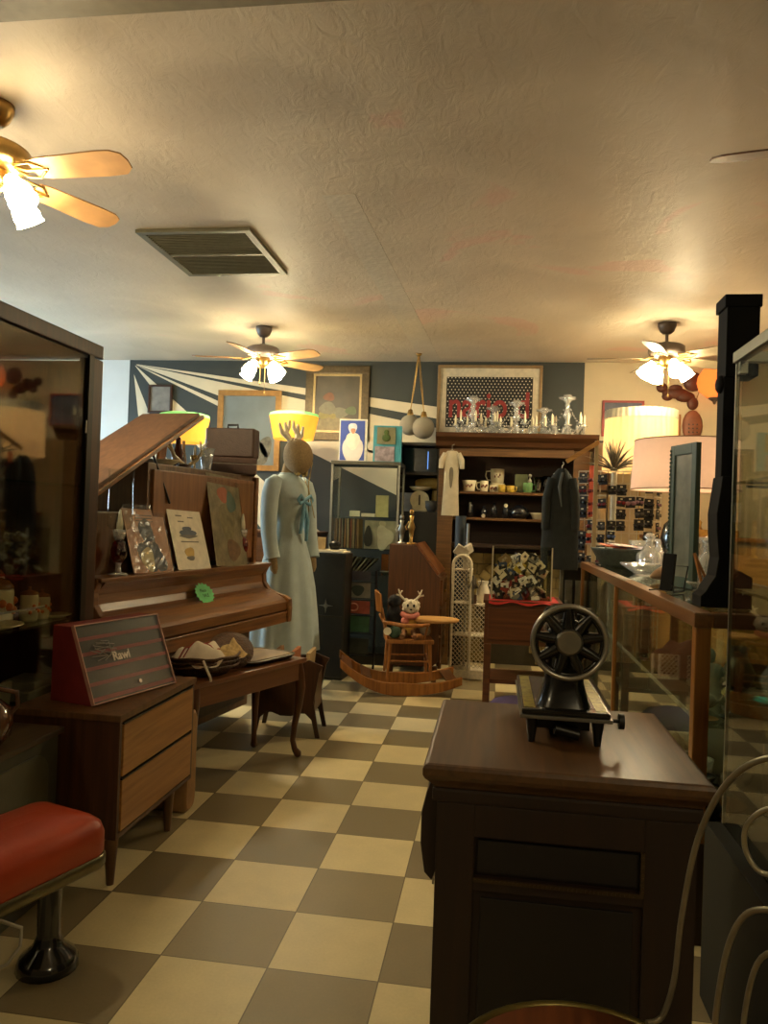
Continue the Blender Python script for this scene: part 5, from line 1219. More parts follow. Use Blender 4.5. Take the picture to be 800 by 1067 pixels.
MB().tube([(0, -.05, zt-.02), (-.02, -.06, zt-.12), (-.0, -.06, zt-.26)], [.01, .012, .004], 6).build('lapel', mat('coat_lining', '#59605e', .8), t)
MB().tube([(-.06, 0, zt-.03), (0, 0, zt+.01), (.06, 0, zt-.03), (0, 0, zt+.01), (0, 0, zt+.03), (.012, 0, zt+.045), (0.005, 0, zt+.058)], .004, 6).build('hanger', M_WHITE, t)

# ---- crystal chandeliers on the cornice
def chandelier(loc, r, h_, label, seed, n=6):
    rnd = random.Random(seed)
    t = thing('crystal_chandelier', label, 'chandelier', loc, rnd.random()*6, 'chandeliers on the bookcase')
    MB().lathe([(.001, .0), (.02, .0), (.035, .03), (.02, .05), (.015, h_*.4), (.04, h_*.5), (.02, h_*.62), (.018, h_*.8), (.05, h_*.9), (.03, h_), (.001, h_)], seg=12, fold=.1, nf=6).build('stem', G_CRYS, t)
    mb = MB(); mb.lathe([(.05, h_*.88), (.07, h_*.92), (.05, h_*.94)], seg=12, fold=.25, nf=6); mb.build('crown', G_CRYS, t)
    for k in range(n):
        a = 2*PI*k/n+rnd.random()*.3; d = Vector((math.cos(a), math.sin(a)*.8, 0)); q_ = r*(.8+.3*rnd.random()); z = .03+.03*rnd.random()
        ar = MB().tube([d*.02+Vector((0,0,.07)), d*q_*.4+Vector((0,0,.02)), d*q_*.8+Vector((0,0,z)), d*q_+Vector((0,0,z+.035))], .007, 6).build('arm', G_CRYS, t)
        MB().lathe([(.001, z+.03), (.03, z+.04), (.034, z+.046), (.01, z+.045)], d*q_, 12, fold=.15, nf=6).build('drip_pan', G_CRYS, ar)
        MB().lathe([(.009, z+.045), (.009, z+.12), (.003, z+.14), (.001, z+.145)], d*q_, 8).build('candle_tube', M_CREAM, t)
        sw_ = MB(); d2 = Vector((math.cos(a+2*PI/n), math.sin(a+2*PI/n)*.8, 0))*q_
        for j in range(9):
            u_ = j/8; pp = (d*q_).lerp(d2, u_); sw_.ball(pp+Vector((0, 0, z+.04-.14*u_*(1-u_))), (.008,)*3, 6); pp2 = (d*q_).lerp(Vector((0, 0, 0)), u_); sw_.ball(pp2+Vector((0, 0, z+.05+(h_*.85-z-.05)*u_**1.6)), (.007,)*3, 6)
        sw_.build('bead_swag', G_CRYS, t)
        for j in range(3):
            b_ = a+.3*(j-1); p = Vector((math.cos(b_), math.sin(b_)*.8, 0))*q_*(.97-.2*(j == 1)); zz = z+.03-.018*j
            MB().lathe([(.001, zz-.055), (.013, zz-.03), (.004, zz), (.001, zz+.002)], p, 6).build('crystal_drop', G_CRYS, t)
    return t
cz0 = 1.992
def chx(px): return at(px, 440, BY-.02).x
def lx(px, r, h_, label, s, n, dy=.1, lift=0): chandelier((chx(px), BY+dy, cz0+lift), r, h_, label, s, n)
lx(492, .20, .34, 'crystal chandelier resting on the bookcase cornice, leftmost and tallest of the group', 1, 6)
lx(538, .22, .31, 'wide crystal chandelier on the cornice, in front of the right half of the red lettering', 2, 6, .12)
lx(514, .15, .28, 'crystal chandelier in front of the middle of the red lettering, second from the left', 5, 5, .26)
lx(568, .14, .26, 'small crystal chandelier on the cornice just right of the framed lettering', 3, 4, .2)
lx(592, .19, .36, 'crystal chandelier with a tall crown near the right end of the cornice', 4, 6, .1)
t = thing('crystal_candle_arm', 'single crystal candle arm standing at the far right end of the cornice', 'candle holder', (chx(613)-.02, BY+.1, cz0))
MB().lathe([(.001, 0), (.035, 0), (.01, .03), (.01, .08), (.03, .09), (.01, .095)], seg=12).build('stem', G_CRYS, t); MB().lathe([(.009, .09), (.009, .17), (.001, .19)], seg=8).build('candle_tube', M_CREAM, t)

# ---- hanging glass globes
c_ = at(436, 378, 6.9)
t = thing('hanging_globes', 'pair of grey glass globe pendants on brass chains hanging from one ceiling hook', 'pendant lamp', (c_.x, 6.9, ZC))
for px, pz, r, dy in ((427, 443, .095, .06), (441, 446, .10, -.06)):
    g = at(px, pz, 6.9+dy); dx, dz = g.x-c_.x, g.z-ZC
    MB().ball((dx, dy, dz), (r, r, r), 20).build('glass_globe', shade('grey_globe_glass', '#b8b2a2', .35), t)
    MB().ball((dx, dy, dz), (r*.55, r*.55, r*.55), 12).build('inner_frost', mat('frosted_glass', '#8f8c7e', .3), t)
    MB().lathe([(.001, .05), (.02, .045), (.03, 0), (.03, -.01)], (dx, dy, dz+r), 14).build('cap', M_BRASS, t)
    MB().tube([(dx, dy, dz+r+.04), (dx*.45, dy*.5, (dz+r)*.5), (0, 0, -.01)], .005, 6).build('chain', M_BRASS, t)
    MB().tube([(dx, dy, dz+r+.04), (dx*.75, dy, (dz+r)*.6), (dx*.1, 0, -.01)], .003, 6).build('cord', M_BRASS, t)
MB().lathe([(.001, 0), (.03, 0), (.02, -.02), (.001, -.025)], seg=14).build('ceiling_hook', M_BRASS, t)

# ---- side cabinet with red cloth and box of matchbooks
t = thing('drop_leaf_table', 'small brown table with a deep drawer box, under the red cloth and matchbook box', 'table', (.175, 4.98, 0))
W_TB = wood('table_brown', '#45250f', '#633718', .4, 'X')
MB().box(-.235, .26, -.10, .34, .725, .745).build('top', W_TB, t, bevel=.004)
MB().box(-.225, .25, -.09, .33, .47, .725).build('drawer_box', W_TB, t, bevel=.004)
d = MB().box(-.20, .225, -.10, -.09, .50, .70).build('drawer_front', W_TB, t, bevel=.004)
for x in (-.20, .225):
    for y in (-.07, .30): MB().box(x-.022, x+.022, y-.022, y+.022, 0, .47).build('leg', W_TB, t, bevel=.004)
MB().box(-.20, .225, -.07, .30, .22, .245).build('lower_shelf', W_TB, t)
cl = MB(); n = 18; vs = []
for j in range(n+1):
    for i in range(n+1):
        u, w_ = i/n, j/n; x = -.20+.43*u; y = -.112+.40*w_; z = .7472+.002*math.sin(9*u)*math.sin(7*w_)
        if j == 0: z -= .018+.010*math.sin(14*u); 
        vs.append((x, y, z))
cl.add(vs, [(j*(n+1)+i, j*(n+1)+i+1, (j+1)*(n+1)+i+1, (j+1)*(n+1)+i) for j in range(n) for i in range(n)], True)
single('red_cloth', cl, mat('bright_red_cloth', '#b3281c', .8), 'bright red cloth spread under the clear box of matchbooks', 'cloth', (.175, 4.98, 0))
t = thing('acrylic_box', 'clear acrylic box filled with old matchbooks, standing on the red cloth', 'box', (.175, 4.93, .751), R(2))
ax, ay, az = .185, .13, .335
mb = MB()
mb.box(-ax, ax, -.002, .002, 0, az).build('front_wall', G_CLEAR, t)
MB().box(-ax, ax, 2*ay-.002, 2*ay+.002, 0, az).build('back_wall', G_CLEAR, t)
for s in (-1, 1): MB().box(s*ax-.002, s*ax+.002, 0, 2*ay, 0, az).build('side_wall', G_CLEAR, t)
MB().box(-ax, ax, 0, 2*ay, 0, .004).build('floor_sheet', G_CLEAR, t)
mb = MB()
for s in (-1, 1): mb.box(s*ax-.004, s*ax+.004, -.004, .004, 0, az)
mb.build('edge_glints', mat('acrylic_edge_glint', '#b3ab90', .2), t)  # pale bars stand in for glints along the front edges
mbcols = [('cream', '#e0d2b0'), ('white', '#ebe6d8'), ('yellow', '#b39a2e'), ('black', '#25211e'), ('red', '#8c3426'), ('tan', '#8d7248'), ('grey', '#77746a'), ('blue', '#3e4c6a')]
rnd = random.Random(5)
protos = {}
Mt = Matrix.Translation((.175, 4.93, .751)) @ Matrix.Rotation(R(2), 4, 'Z')
for k in range(120):
    nm, c = mbcols[rnd.choice([0, 0, 0, 1, 1, 3, 2, 3, 3, 4, 5, 5, 6, 7, 4, 3])]
    lay = k//20; z = .02+lay*.042+rnd.random()*.02; x = -.155+.31*rnd.random(); y = .03+.2*rnd.random()
    if k % 3 == 0: y = .022
    if lay == 5: z = .215+.05*rnd.random(); x *= .8
    rot = (rnd.random()*2.4-1.2+PI/2, rnd.random()*1.6-.8, rnd.random()*3.1) if y > .03 else (PI/2+rnd.random()*.3-.15, rnd.random()*2-1, 0)
    if nm not in protos:
        w_, h_ = .050, .060
        o = MB().box(-w_/2, w_/2, -h_/2, h_/2, -.004, .004).m(1).box(-w_*.16, w_*.16, -h_*.05, h_*.25, .004, .0045).box(-w_*.16, w_*.16, -h_*.05, h_*.25, -.0045, -.004).build('matchbook', [mat('match_'+nm, c, .6), mat('match_art_'+nm, '#4b4036' if nm in ('cream', 'white', 'yellow') else '#b7a888', .6)])
        tag(o, '%s matchbook piled with others in the clear acrylic box' % nm, 'matchbook', '%s matchbooks in the acrylic box' % nm); protos[nm] = o
    else: o = protos[nm].copy(); C.objects.link(o)
    o.location = Mt @ Vector((x, y, z)); o.rotation_euler = rot

# purple cushion in a pale basket under the table
t = thing('round_basket', 'pale round wicker pet basket on the floor in front of the small brown table', 'basket', (.165, 4.70, 0))
MB().lathe([(.001, 0), (.19, 0), (.215, .04), (.22, .10), (.205, .105), (.195, .04), (.001, .02)], seg=36, fold=.012, nf=18).build('bowl', mat('pale_wicker', '#a8946a', .7, 0, .2, 50, .5, 80), t)
t = single('purple_cushion', MB().lathe([(.001, .05), (.12, .05), (.18, .08), (.185, .12), (.14, .165), (.07, .185), (.001, .175)], seg=32, fold=.03, nf=9), mat('purple_velvet', '#463450', .9, 0, .15, 10), 'round purple cushion lying in the pale wicker basket', 'cushion', (.165, 4.70, 0))
# grey frame standing behind
P_ = at(600, 590, 5.62)
t = thing('empty_frame', 'grey painted empty frame standing on the floor right of the matchbook table', 'frame', (P_.x+.02, 5.622, 0), 0)
h_ = P_.z+.02
mb = MB(); mb.box(-.13, -.105, -.015, .015, 0, h_); mb.box(.105, .13, -.015, .015, 0, h_); mb.box(-.105, .105, -.015, .015, h_-.03, h_); mb.box(-.105, .105, -.015, .015, 0, .03); mb.build('frame', mat('grey_green_frame', '#6c6b58', .5), t, bevel=.003)
MB().box(-.105, .105, .005, .012, .03, h_-.03).build('backing', mat('frame_dark', '#26241c', .6), t)
for k, x in enumerate((-.05, .02)):
    single('narrow_board', MB().box(-.025, .025, -.01, .01, 0, h_-.12), mat('panel_grey%d' % k, ['#6d6c60', '#7c7a6a'][k], .5), ('narrow grey board leaning in front of the empty frame, left one', 'narrow grey board leaning in front of the empty frame, right one')[k], 'board', (P_.x+.0+x, 5.585, 0))

# ================================================================ RIGHT SIDE
CX0, CX1, CY0, CY1, CZ = .60, 1.25, 2.40, 5.50, .985
t = thing('glass_counter', 'long oak and glass display counter with a glass top, full of bric-a-brac', 'counter', (CX0, CY0, 0))
W_CT = wood('counter_oak', '#5e3c1e', '#80562c', .38, 'Y', coat=.2); W_CTX = wood('counter_oak_cross', '#4b301a', '#664428', .4, 'X', coat=.2)
LX, LY = CX1-CX0, CY1-CY0
MB().box(-.006, .05, -.006, LY, CZ-.045, CZ).build('top_rail', W_CT, t, bevel=.005)
MB().box(LX-.05, LX, .0, LY, CZ-.045, CZ).build('top_rail', W_CT, t, bevel=.005)
MB().box(.05, LX-.05, -.006, .045, CZ-.045, CZ-.0005).build('top_rail', W_CTX, t, bevel=.005)
MB().box(.05, LX-.05, LY-.05, LY, CZ-.045, CZ-.0005).build('top_rail', W_CTX, t, bevel=.005)
MB().box(.05, LX-.05, .045, LY-.05, CZ-.010, CZ-.002).build('glass_top', G_SHELF, t)
W_POST = wood('counter_post', '#7a4c1c', '#9a6628', .38, 'Z', coat=.2)
MB().box(.0, .045, .0, .045, .30, CZ-.045).build('corner_post', W_POST, t, bevel=.006)
MB().box(LX-.045, LX, .0, .045, .30, CZ-.045).build('corner_post', W_POST, t, bevel=.006)
MB().box(.002, .022, 1.58, 1.60, .30, CZ-.045).build('mullion', W_POST, t, bevel=.003)
MB().box(.0, .045, LY-.045, LY, .30, CZ-.045).build('corner_post', W_POST, t, bevel=.006)
MB().box(LX-.045, LX, LY-.045, LY, .30, CZ-.045).build('corner_post', W_POST, t, bevel=.006)
MB().box(.0, LX, .0, LY, .0, .30).build('plinth', mat('counter_plinth', '#3b2c18', .6, 0, .15, 12), t, bevel=.004)
MB().box(.010, .014, .045, LY-.045, .30, CZ-.045).build('side_glass', glass('counter_side_glass', '#e6ebe4', .9, .02, .03), t)
MB().box(.045, LX-.045, .010, .014, .30, CZ-.045).build('end_glass', glass('counter_end_glass', '#e6ebe4', .9, .02, .02), t)
MB().box(.045, LX-.03, .05, LY-.05, .632, .640).build('glass_shelf', G_SHELF, t)
MB().box(.040, .045, .05, LY-.05, .628, .642).build('shelf_edge_strip', M_WHITE, t)
MB().box(LX-.02, LX-.012, .045, LY-.045, .30, CZ-.045).build('back_panel', glass('counter_back_glass', '#e6ebe4', .9, .02, .02), t)
mb = MB()
for y in (.3, 1.2, 2.2): mb.tube([(.30, y, .30), (.30, y, .632)], .005, 8)
mb.build('shelf_supports', M_STEEL, t)

def clutter(kind, label, x, y, z, s, m, rz=0):
    loc = (x, y, z)
    P = {
     'vase': [(.001, 0), (.3, 0), (.35, .1), (.5, .5), (.3, .9), (.22, 1.1), (.34, 1.3), (.30, 1.3), (.2, 1.1), (.001, .2)],
     'bowl': [(.001, 0), (.35, 0), (.4, .06), (.85, .35), (1, .5), (.94, .5), (.6, .2), (.001, .08)],
     'plate': [(.001, 0), (.5, .02), (.95, .12), (1, .15), (.95, .15), (.5, .06), (.001, .05)],
     'goblet': [(.001, 0), (.4, 0), (.1, .08), (.08, .5), (.35, .7), (.42, 1.1), (.38, 1.1), (.3, .75), (.001, .6)],
     'decanter': [(.001, 0), (.45, 0), (.5, .1), (.48, .6), (.2, .85), (.14, 1.1), (.2, 1.15), (.12, 1.18), (.24, 1.3), (.1, 1.45), (.001, 1.46)],
     'candlestick': [(.001, 0), (.45, 0), (.4, .08), (.12, .15), (.1, .4), (.2, .5), (.1, .6), (.1, .95), (.25, 1.05), (.2, 1.05), (.001, 1)],
    }
    if kind in P:
        o = single(kind, MB().lathe([(r*s, h*s) for r, h in P[kind]], seg=20, fold=.03 if m is G_CRYS else 0, nf=10), m, label, kind, loc, rz)
        return o
    t = thing(kind, label, {'shell': 'shell', 'teapot': 'teapot', 'statuette': 'figurine'}.get(kind, kind), loc, rz)
    if kind == 'teapot':
        MB().ball((0, 0, .4*s), (.5*s, .5*s, .4*s), 16).build('body', m, t); MB().ball((0, 0, .85*s), (.1*s,)*3, 8).build('lid_knob', m, t)
        MB().tube([(.4*s, 0, .3*s), (.7*s, 0, .45*s), (.85*s, 0, .75*s)], [.12*s, .08*s, .05*s], 8).build('spout', m, t); MB().tube([(-.4*s, 0, .6*s), (-.75*s, 0, .65*s), (-.75*s, 0, .3*s), (-.42*s, 0, .2*s)], .06*s, 8).build('handle', m, t)
    elif kind == 'statuette':
        MB().lathe([(.001, 0), (.4*s, 0), (.38*s, .06*s), (.25*s, .1*s), (.3*s, .5*s), (.22*s, .75*s), (.001, .8*s)], seg=16, fold=.08, nf=5).build('body', m, t)
        MB().ball((0, 0, .93*s), (.15*s, .15*s, .18*s), 10).build('head', m, t); MB().tube([(.2*s, 0, .7*s), (.36*s, -.1*s, .5*s), (.2*s, -.25*s, .45*s)], .06*s, 7).build('arm', m, t)
    return t
M_CHINA = mat('white_china', '#b9b09c', .2, 0, .12, 30); M_OLV = mat('olive_glass_dish', '#7d8044', .2); M_AMB = glass('amber_dish', '#b58038', .9, .03, .12)
S1 = .641; S0 = .301
clutter('teapot', 'white china teapot on the counter shelf just right of the oak corner post', .71, 2.68, S1, .065, M_CHINA)
clutter('statuette', 'pale china figurine behind the oak corner post inside the counter', .76, 2.85, S1, .16, M_CHINA)
clutter('bowl', 'flowered pink and white bowl stacked high inside the counter, near the corner post', .80, 2.98, S1, .07, mat('pink_china', '#a28a7e', .3, 0, .3, 40))
clutter('plate', 'gold rimmed oval dish on the counter shelf below the teapot', .665, 2.52, S1, .04, M_GOLD)
clutter('bowl', 'dark bowl beside the gold rimmed dish inside the counter', .735, 2.52, S1, .03, M_BLACK)
clutter('plate', 'wide pale plate in the middle of the counter shelf end', .93, 2.62, S1, .09, M_CHINA)
clutter('bowl', 'olive green glass dish on the counter shelf at the right edge of the photo', .90, 2.49, S1, .055, M_OLV)
clutter('bowl', 'amber glass bowl behind the olive dish inside the counter', 1.0, 2.80, S1, .08, M_AMB)
clutter('goblet', 'crystal goblet with a bright glint, at the right inside the counter', 1.0, 2.56, S1, .13, G_CRYS)
clutter('decanter', 'cut glass decanter standing at the back of the counter shelf', 1.10, 3.0, S1, .14, G_CRYS)
clutter('candlestick', 'brass candlestick at the back of the counter shelf end', 1.12, 2.70, S1, .14, M_BRASS)
clutter('vase', 'small silver vase behind the teapot in the counter', .92, 3.05, S1, .12, M_STEEL)
clutter('vase', 'small dark vase at the bottom of the counter beside the corner post', .675, 2.56, S0, .12, M_BLACK)
clutter('bowl', 'brown wooden bowl at the bottom of the counter near its glass end', .76, 2.66, S0, .08, W_OAK)
clutter('teapot', 'dark metal teapot at the bottom of the counter, behind the wooden bowl', .86, 2.9, S0, .09, M_BRZ)
clutter('statuette', 'pale figurine lying low in the counter left of the corner post', .68, 3.0, S0, .16, M_CHINA)
clutter('goblet', 'small crystal goblet low in the counter beside the pale figurine', .70, 2.75, S0, .14, G_CRYS)
clutter('bowl', 'crystal bowl low in the counter at the right edge of the photo', .98, 2.52, S0, .08, G_CRYS)
clutter('candlestick', 'pewter candlestick low in the counter behind the crystal bowl', 1.0, 2.8, S0, .15, M_STEEL)
single('pink_fabric', MB().add(*crumple(0, 0, .13, .22, .10, 0, 21), smooth=True), mat('dusty_pink_fabric', '#8f5a4c', .9, 0, .2, 14), 'heap of dusty pink fabric on the glass shelf inside the counter', 'fabric', (.80, 3.42, S1))
single('striped_scarf', MB().add(*crumple(0, 0, .09, .24, .05, 0, 22), smooth=True), mat('striped_scarf', '#6a5a54', .9, 0, .5, 22), 'patterned grey and red scarf at the bottom of the counter', 'scarf', (.76, 3.5, S0))
single('teal_light_strip', MB().box(-.004, .004, -.12, .12, 0, .006), emis('teal_glow', '#3fd6b4', 1.0), 'thin glowing teal strip under the counter top near the corner post', 'light strip', (.93, 2.72, CZ-.058), R(18))
single('folded_card', MB().cbox((0, 0, .03), (.10, .07, .002), rx=R(40)), M_PAPER, 'small folded white card on the counter shelf among the dishes', 'card', (.86, 2.44, S1))

# ---- things on the counter top
# basket of papers
P_ = at(645, 583, 5.0)
t = thing('paper_basket', 'dark green woven basket heaped with bright papers on the far end of the counter', 'basket', (P_.x, 5.0, CZ), 0)
MB().lathe([(.001, 0), (.10, 0), (.12, .02), (.165, .10), (.175, .115), (.165, .115), (.11, .03), (.001, .02)], seg=40, fold=.02, nf=20, sy=.8).build('bowl', mat('dark_green_basket', '#3b4238', .6, 0, .25, 40, .5, 70), t)
for i, (c, a, x, y, z, lb) in enumerate((('#c95a30', .3, -.03, -.02, .125, 'orange sheet of paper lying in the dark green basket'), ('#b9a9a4', .6, .01, -.03, .135, 'pale printed leaflet on top of the papers in the basket'), ('#8d85a0', -.3, .05, .0, .120, 'lilac leaflet at the right of the papers in the basket'), ('#a8453a', .75, .02, .02, .128, 'red bordered leaflet below the pale one in the basket'), ('#566a66', .1, .02, .06, .116, 'grey-green paper at the back of the basket'))):
    mm = MB().cbox((0, 0, 0), (.17, .12, .004), a, .12, -.06*(i-2)); single('leaflet', mm, mat('leaf'+c, c, .6, 0, .3 if i in (1, 3) else .06, 30), lb, 'leaflet', (P_.x+x, 5.0+y, CZ+z), 0, 'papers in the green basket')
# crystal and glass on the counter
for i, (px, y, kind, s, m, lb) in enumerate((
    (668, 4.30, 'bowl', .11, G_CRYS, 'large cut crystal bowl on the counter in front of the paper basket'),
    (684, 3.90, 'plate', .10, G_CRYS, 'flat scalloped crystal dish nearest the edge of the counter top'),
    (676, 4.75, 'decanter', .15, G_CRYS, 'crystal decanter with a stopper right of the paper basket'),
    (688, 4.85, 'vase', .14, G_CRYS, 'crystal vase between the decanter and the black vase lamp'),
    (665, 5.2, 'goblet', .15, G_CRYS, 'crystal goblet behind the right rim of the paper basket'),
    (728, 4.3, 'vase', .16, G_CRYS, 'tall crystal vase right of the teal frame'),
    (738, 3.8, 'decanter', .15, G_CRYS, 'crystal decanter by the black column'),
    (722, 4.9, 'goblet', .16, G_CRYS, 'crystal goblet under the white drum shade'),
    (745, 4.6, 'vase', .15, M_BRZ, 'bronze vase behind the glassware beside the black column'),
    (733, 3.3, 'bowl', .07, G_CRYS, 'small crystal bowl near the foot of the black column'),
    )):
    p = at(px, 590, y); clutter(kind, lb, min(p.x, 1.18), y, CZ+.001, s, m)
P_ = at(693, 595, 3.75)
t = thing('sea_shell', 'pinkish cream sea shell lying on the counter in front of the crystal', 'shell', (P_.x, 3.75, CZ), R(25))
MB().tube([(-.08, 0, .02), (-.05, 0, .03), (0, 0, .04), (.04, 0, .035), (.07, 0, .02)], [.006, .022, .038, .03, .008], 12).build('body', mat('shell_cream', '#a88a6c', .5, 0, .2, 40), t)
MB().tube([(.0, -.02, .035), (.03, -.04, .03), (.05, -.04, .02)], [.02, .018, .008], 8).build('lip', mat('shell_lip', '#b98f7c', .4), t)
# teal frame
P_ = at(706, 610, 3.42)
t = thing('picture_frame', 'tall narrow teal wooden picture frame standing edge-on on the counter', 'frame', (P_.x+.015, 3.42, CZ), R(-74))
M_TEAL = mat('teal_paint', '#34483f', .5, 0, .12, 20)
fh = .61; fw_ = .105
mb = MB(); mb.box(-fw_, -fw_+.035, -.012, .012, 0, fh); mb.box(fw_-.035, fw_, -.012, .012, 0, fh); mb.box(-fw_+.035, fw_-.035, -.012, .012, fh-.045, fh); mb.box(-fw_+.035, fw_-.035, -.012, .012, 0, .045); mb.build('frame', M_TEAL, t, bevel=.004)
mb = MB()
for k in range(34): z = .02+k*.0172; mb.ball((-fw_+.006, -.014, z), (.006, .004, .007), 6)
mb.build('beading', M_TEAL, t)
MB().box(-fw_+.035, fw_-.035, -.004, .004, .045, fh-.045).build('picture', mat('frame_picture', '#6c6f66', .3, 0, .3, 14), t)
MB().tube([(0, .012, .30), (.0, .10, 0)], .006, 6).build('stand_strut', M_BLACK, t)
t = thing('black_book_easel', 'pair of dark books leaning on a bent wire easel in front of the teal frame', 'book stand', (at(697, 608, 3.16).x, 3.16, CZ), R(-40))
MB().tube([(-.05, -.06, .004), (-.05, .02, .004), (-.05, .05, .10), (.05, .05, .10), (.05, .02, .004), (.05, -.06, .004), (.05, -.07, .03)], .003, 6).build('wire_easel', M_BLACK, t)
single('black_book', MB().cbox((0, 0, .073), (.05, .014, .145), rx=-.16), mat('book_black', '#0c0b0a', .7, spec=.2), 'black upright book leaning back on the wire easel', 'book', (at(696, 608, 3.13).x, 3.135, CZ+.004), R(-40), bevel=.002)
# lamp with white drum shade and black vase base
P_ = at(712, 555, 4.25)
t = thing('drum_lamp', 'table lamp with a wide white drum shade and black vase base on the counter', 'lamp', (P_.x, 4.25, CZ))
zt_, zb_ = at(712, 460, 4.25).z-CZ, at(712, 511, 4.25).z-CZ
MB().lathe([(.275, zb_), (.262, zt_)], seg=48).build('lamp_shade', shade('white_drum_linen', '#d6bcac', .34, emit=.02, ecol='#ffc9a8'), t)
mb = MB()
for z, r in ((zb_, .275), (zt_, .262)): mb.tube([(r*math.cos(2*PI*k/40), r*math.sin(2*PI*k/40), z) for k in range(40)], .003, 5, closed=True)
mb.build('shade_trim', mat('shade_trim', '#8d6f58', .7), t)
MB().lathe([(.001, 0), (.07, 0), (.07, .02), (.045, .03), (.05, .06), (.085, .14), (.095, .20), (.08, .27), (.04, .31), (.02, .33), (.02, .36), (.001, .36)], (-.02, 0, 0), seg=28).build('vase_base', M_BLKP, t)
blb = MB()
for k in range(5): blb.ball((-.02+.09*math.cos(-1.2+k*.35), .09*math.sin(-1.2+k*.35), .13+.03*(k % 2)), (.016, .016, .024), 8)
blb.build('painted_blossoms', M_CHINA, t)
MB().tube([(-.02, 0, .36), (-.02, 0, zb_+.02)], .008, 8).build('stem', M_BRASS, t)
MB().ball((-.02, 0, zb_+.07), (.03, .03, .045), 12).build('bulb', emis('warm_bulb', '#ffd9a0', 30), t)
lamp_light(t, (-.02, 0, zb_+.08), 2.4, (1, .72, .45), .04)
# black column
P_ = at(753, 400, 2.60)
t = thing('black_column', 'tall black wooden column with a square capital and ogee foot standing on the counter', 'column', (P_.x, 2.62, CZ))
M_EB = mat('ebonised_wood', '#08080a', .75, 0, .1, 12, spec=.2)
ztop = at(765, 309, 2.6).z-CZ; zcap = at(765, 322, 2.6).z-CZ
MB().box(-.008, .105, -.05, .06, zcap, ztop).build('capital', M_EB, t, bevel=.004)
MB().box(.0, .10, -.045, .055, zcap-.22, zcap).build('upper_block', M_EB, t, bevel=.003)
MB().box(.0, .05, -.03, .04, .08, zcap-.22).build('shaft', M_EB, t, bevel=.004)
pr_ = [(-.085, 0), (.12, 0), (.12, .10), (.0, .16), (-.012, .24), (-.016, .30), (-.004, .38), (.0, .42), (.0, .12), (-.02, .085), (-.045, .06), (-.06, .045), (-.085, .035)]
MB().prism([(-.055, 0), (.10, 0), (.10, .10), (.04, .13), (.04, .42), (.0, .42), (-.004, .38), (-.014, .30), (-.012, .24), (-.004, .16), (-.012, .10), (-.03, .07), (-.04, .05), (-.055, .035)], 'xz', -.05, .06).build('ogee_foot', M_EB, t, bevel=.004)
MB().ball((-.002, -.0, .72), (.016, .03, .03), 10).build('boss', M_EB, t)
# small crossed brown sticks / eyeglass chains near the column
t = thing('wooden_tongs', 'pair of thin brown wooden tongs leaning against the black column foot', 'tongs', (at(735, 605, 2.95).x, 2.95, CZ))
MB().tube([(.035, 0, .004), (-.01, .02, .10), (-.035, .03, .16)], .006, 6).build('arm', W_OAK, t); MB().tube([(.0, .0, .004), (-.02, .015, .09), (-.035, .03, .16)], .006, 6).build('arm', W_OAK, t)

# ---- sunglasses rack
RY = 5.66
xa, xb, xc, xd = at(603, 540, RY).x, at(632, 540, RY).x, at(680, 540, RY).x, at(692, 540, RY).x
zt = at(640, 491, RY).z
t = thing('sunglasses_rack', 'white wire grid rack crowded with carded sunglasses behind the counter', 'rack', (xa, RY, 0))
M_WW = mat('white_wire', '#c3bba6', .4)
def grid(p, q_, z0, z1, nx, nz, nm):
    mb = MB(); p = Vector(p); q_ = Vector(q_)
    for i in range(nx+1): a = p.lerp(q_, i/nx); mb.bar(a+Vector((0,0,z0)), a+Vector((0,0,z1)), .007)
    for j in range(nz+1): z = z0+(z1-z0)*j/nz; mb.bar(p+Vector((0,0,z)), q_+Vector((0,0,z)), .007)
    mb.build(nm, M_WW, t)
A_, B_, C_, D_ = (0, .10, 0), (xb-xa, 0, 0), (xc-xa, 0, 0), (xd-xa, .12, 0)
grid(A_, B_, .05, zt, 4, 18, 'wire_panel'); grid(B_, C_, .05, zt, 6, 18, 'wire_panel'); grid(C_, D_, .05, zt, 2, 18, 'wire_panel')
MB().lathe([(.001, 0), (.13, 0), (.13, .02), (.02, .05), (.02, zt)], ((xc-xa)/2, .14, 0), 20).build('rack_pole', M_WW, t)
def sunglass(card, lens, nm):
    mb = MB(); mb.m(0).box(-.032, .032, .0, .002, -.036, .038)
    mb.m(1)
    for s in (-1, 1): mb.ball((s*.019, -.014, -.006), (.018, .005, .014), 10)
    mb.tube([(-.036, .0, 0), (-.036, -.012, .004), (0, -.018, .003), (.036, -.012, .004), (.036, 0, 0)], .0025, 5)
    mb.m(2).box(-.008, .008, -.001, 0, .018, .028)
    return mb.build('sunglasses', [mat('card_'+card[0], card[1], .6), mat('lens_'+lens[0], lens[1], .12, 0, 0, coat=.5), M_PAPER])
cb = ('black', '#191818')
SG = {'black': sunglass(cb, ('black', '#0d0d0f'), 'b'), 'dark red': sunglass(cb, ('red', '#6a1c22'), 'r'), 'blue': sunglass(cb, ('blue', '#4a5f8c'), 'l'), 'mauve': sunglass(cb, ('mauve', '#8a6670'), 'm'), 'smoke grey': sunglass(cb, ('smoke', '#5a5650'), 's')}
for k_, o in SG.items(): tag(o, '%s sunglasses on a small black card, clipped on the white wire rack' % k_, 'sunglasses', '%s sunglasses on the wire rack' % k_)
used = set(); rnd = random.Random(11)
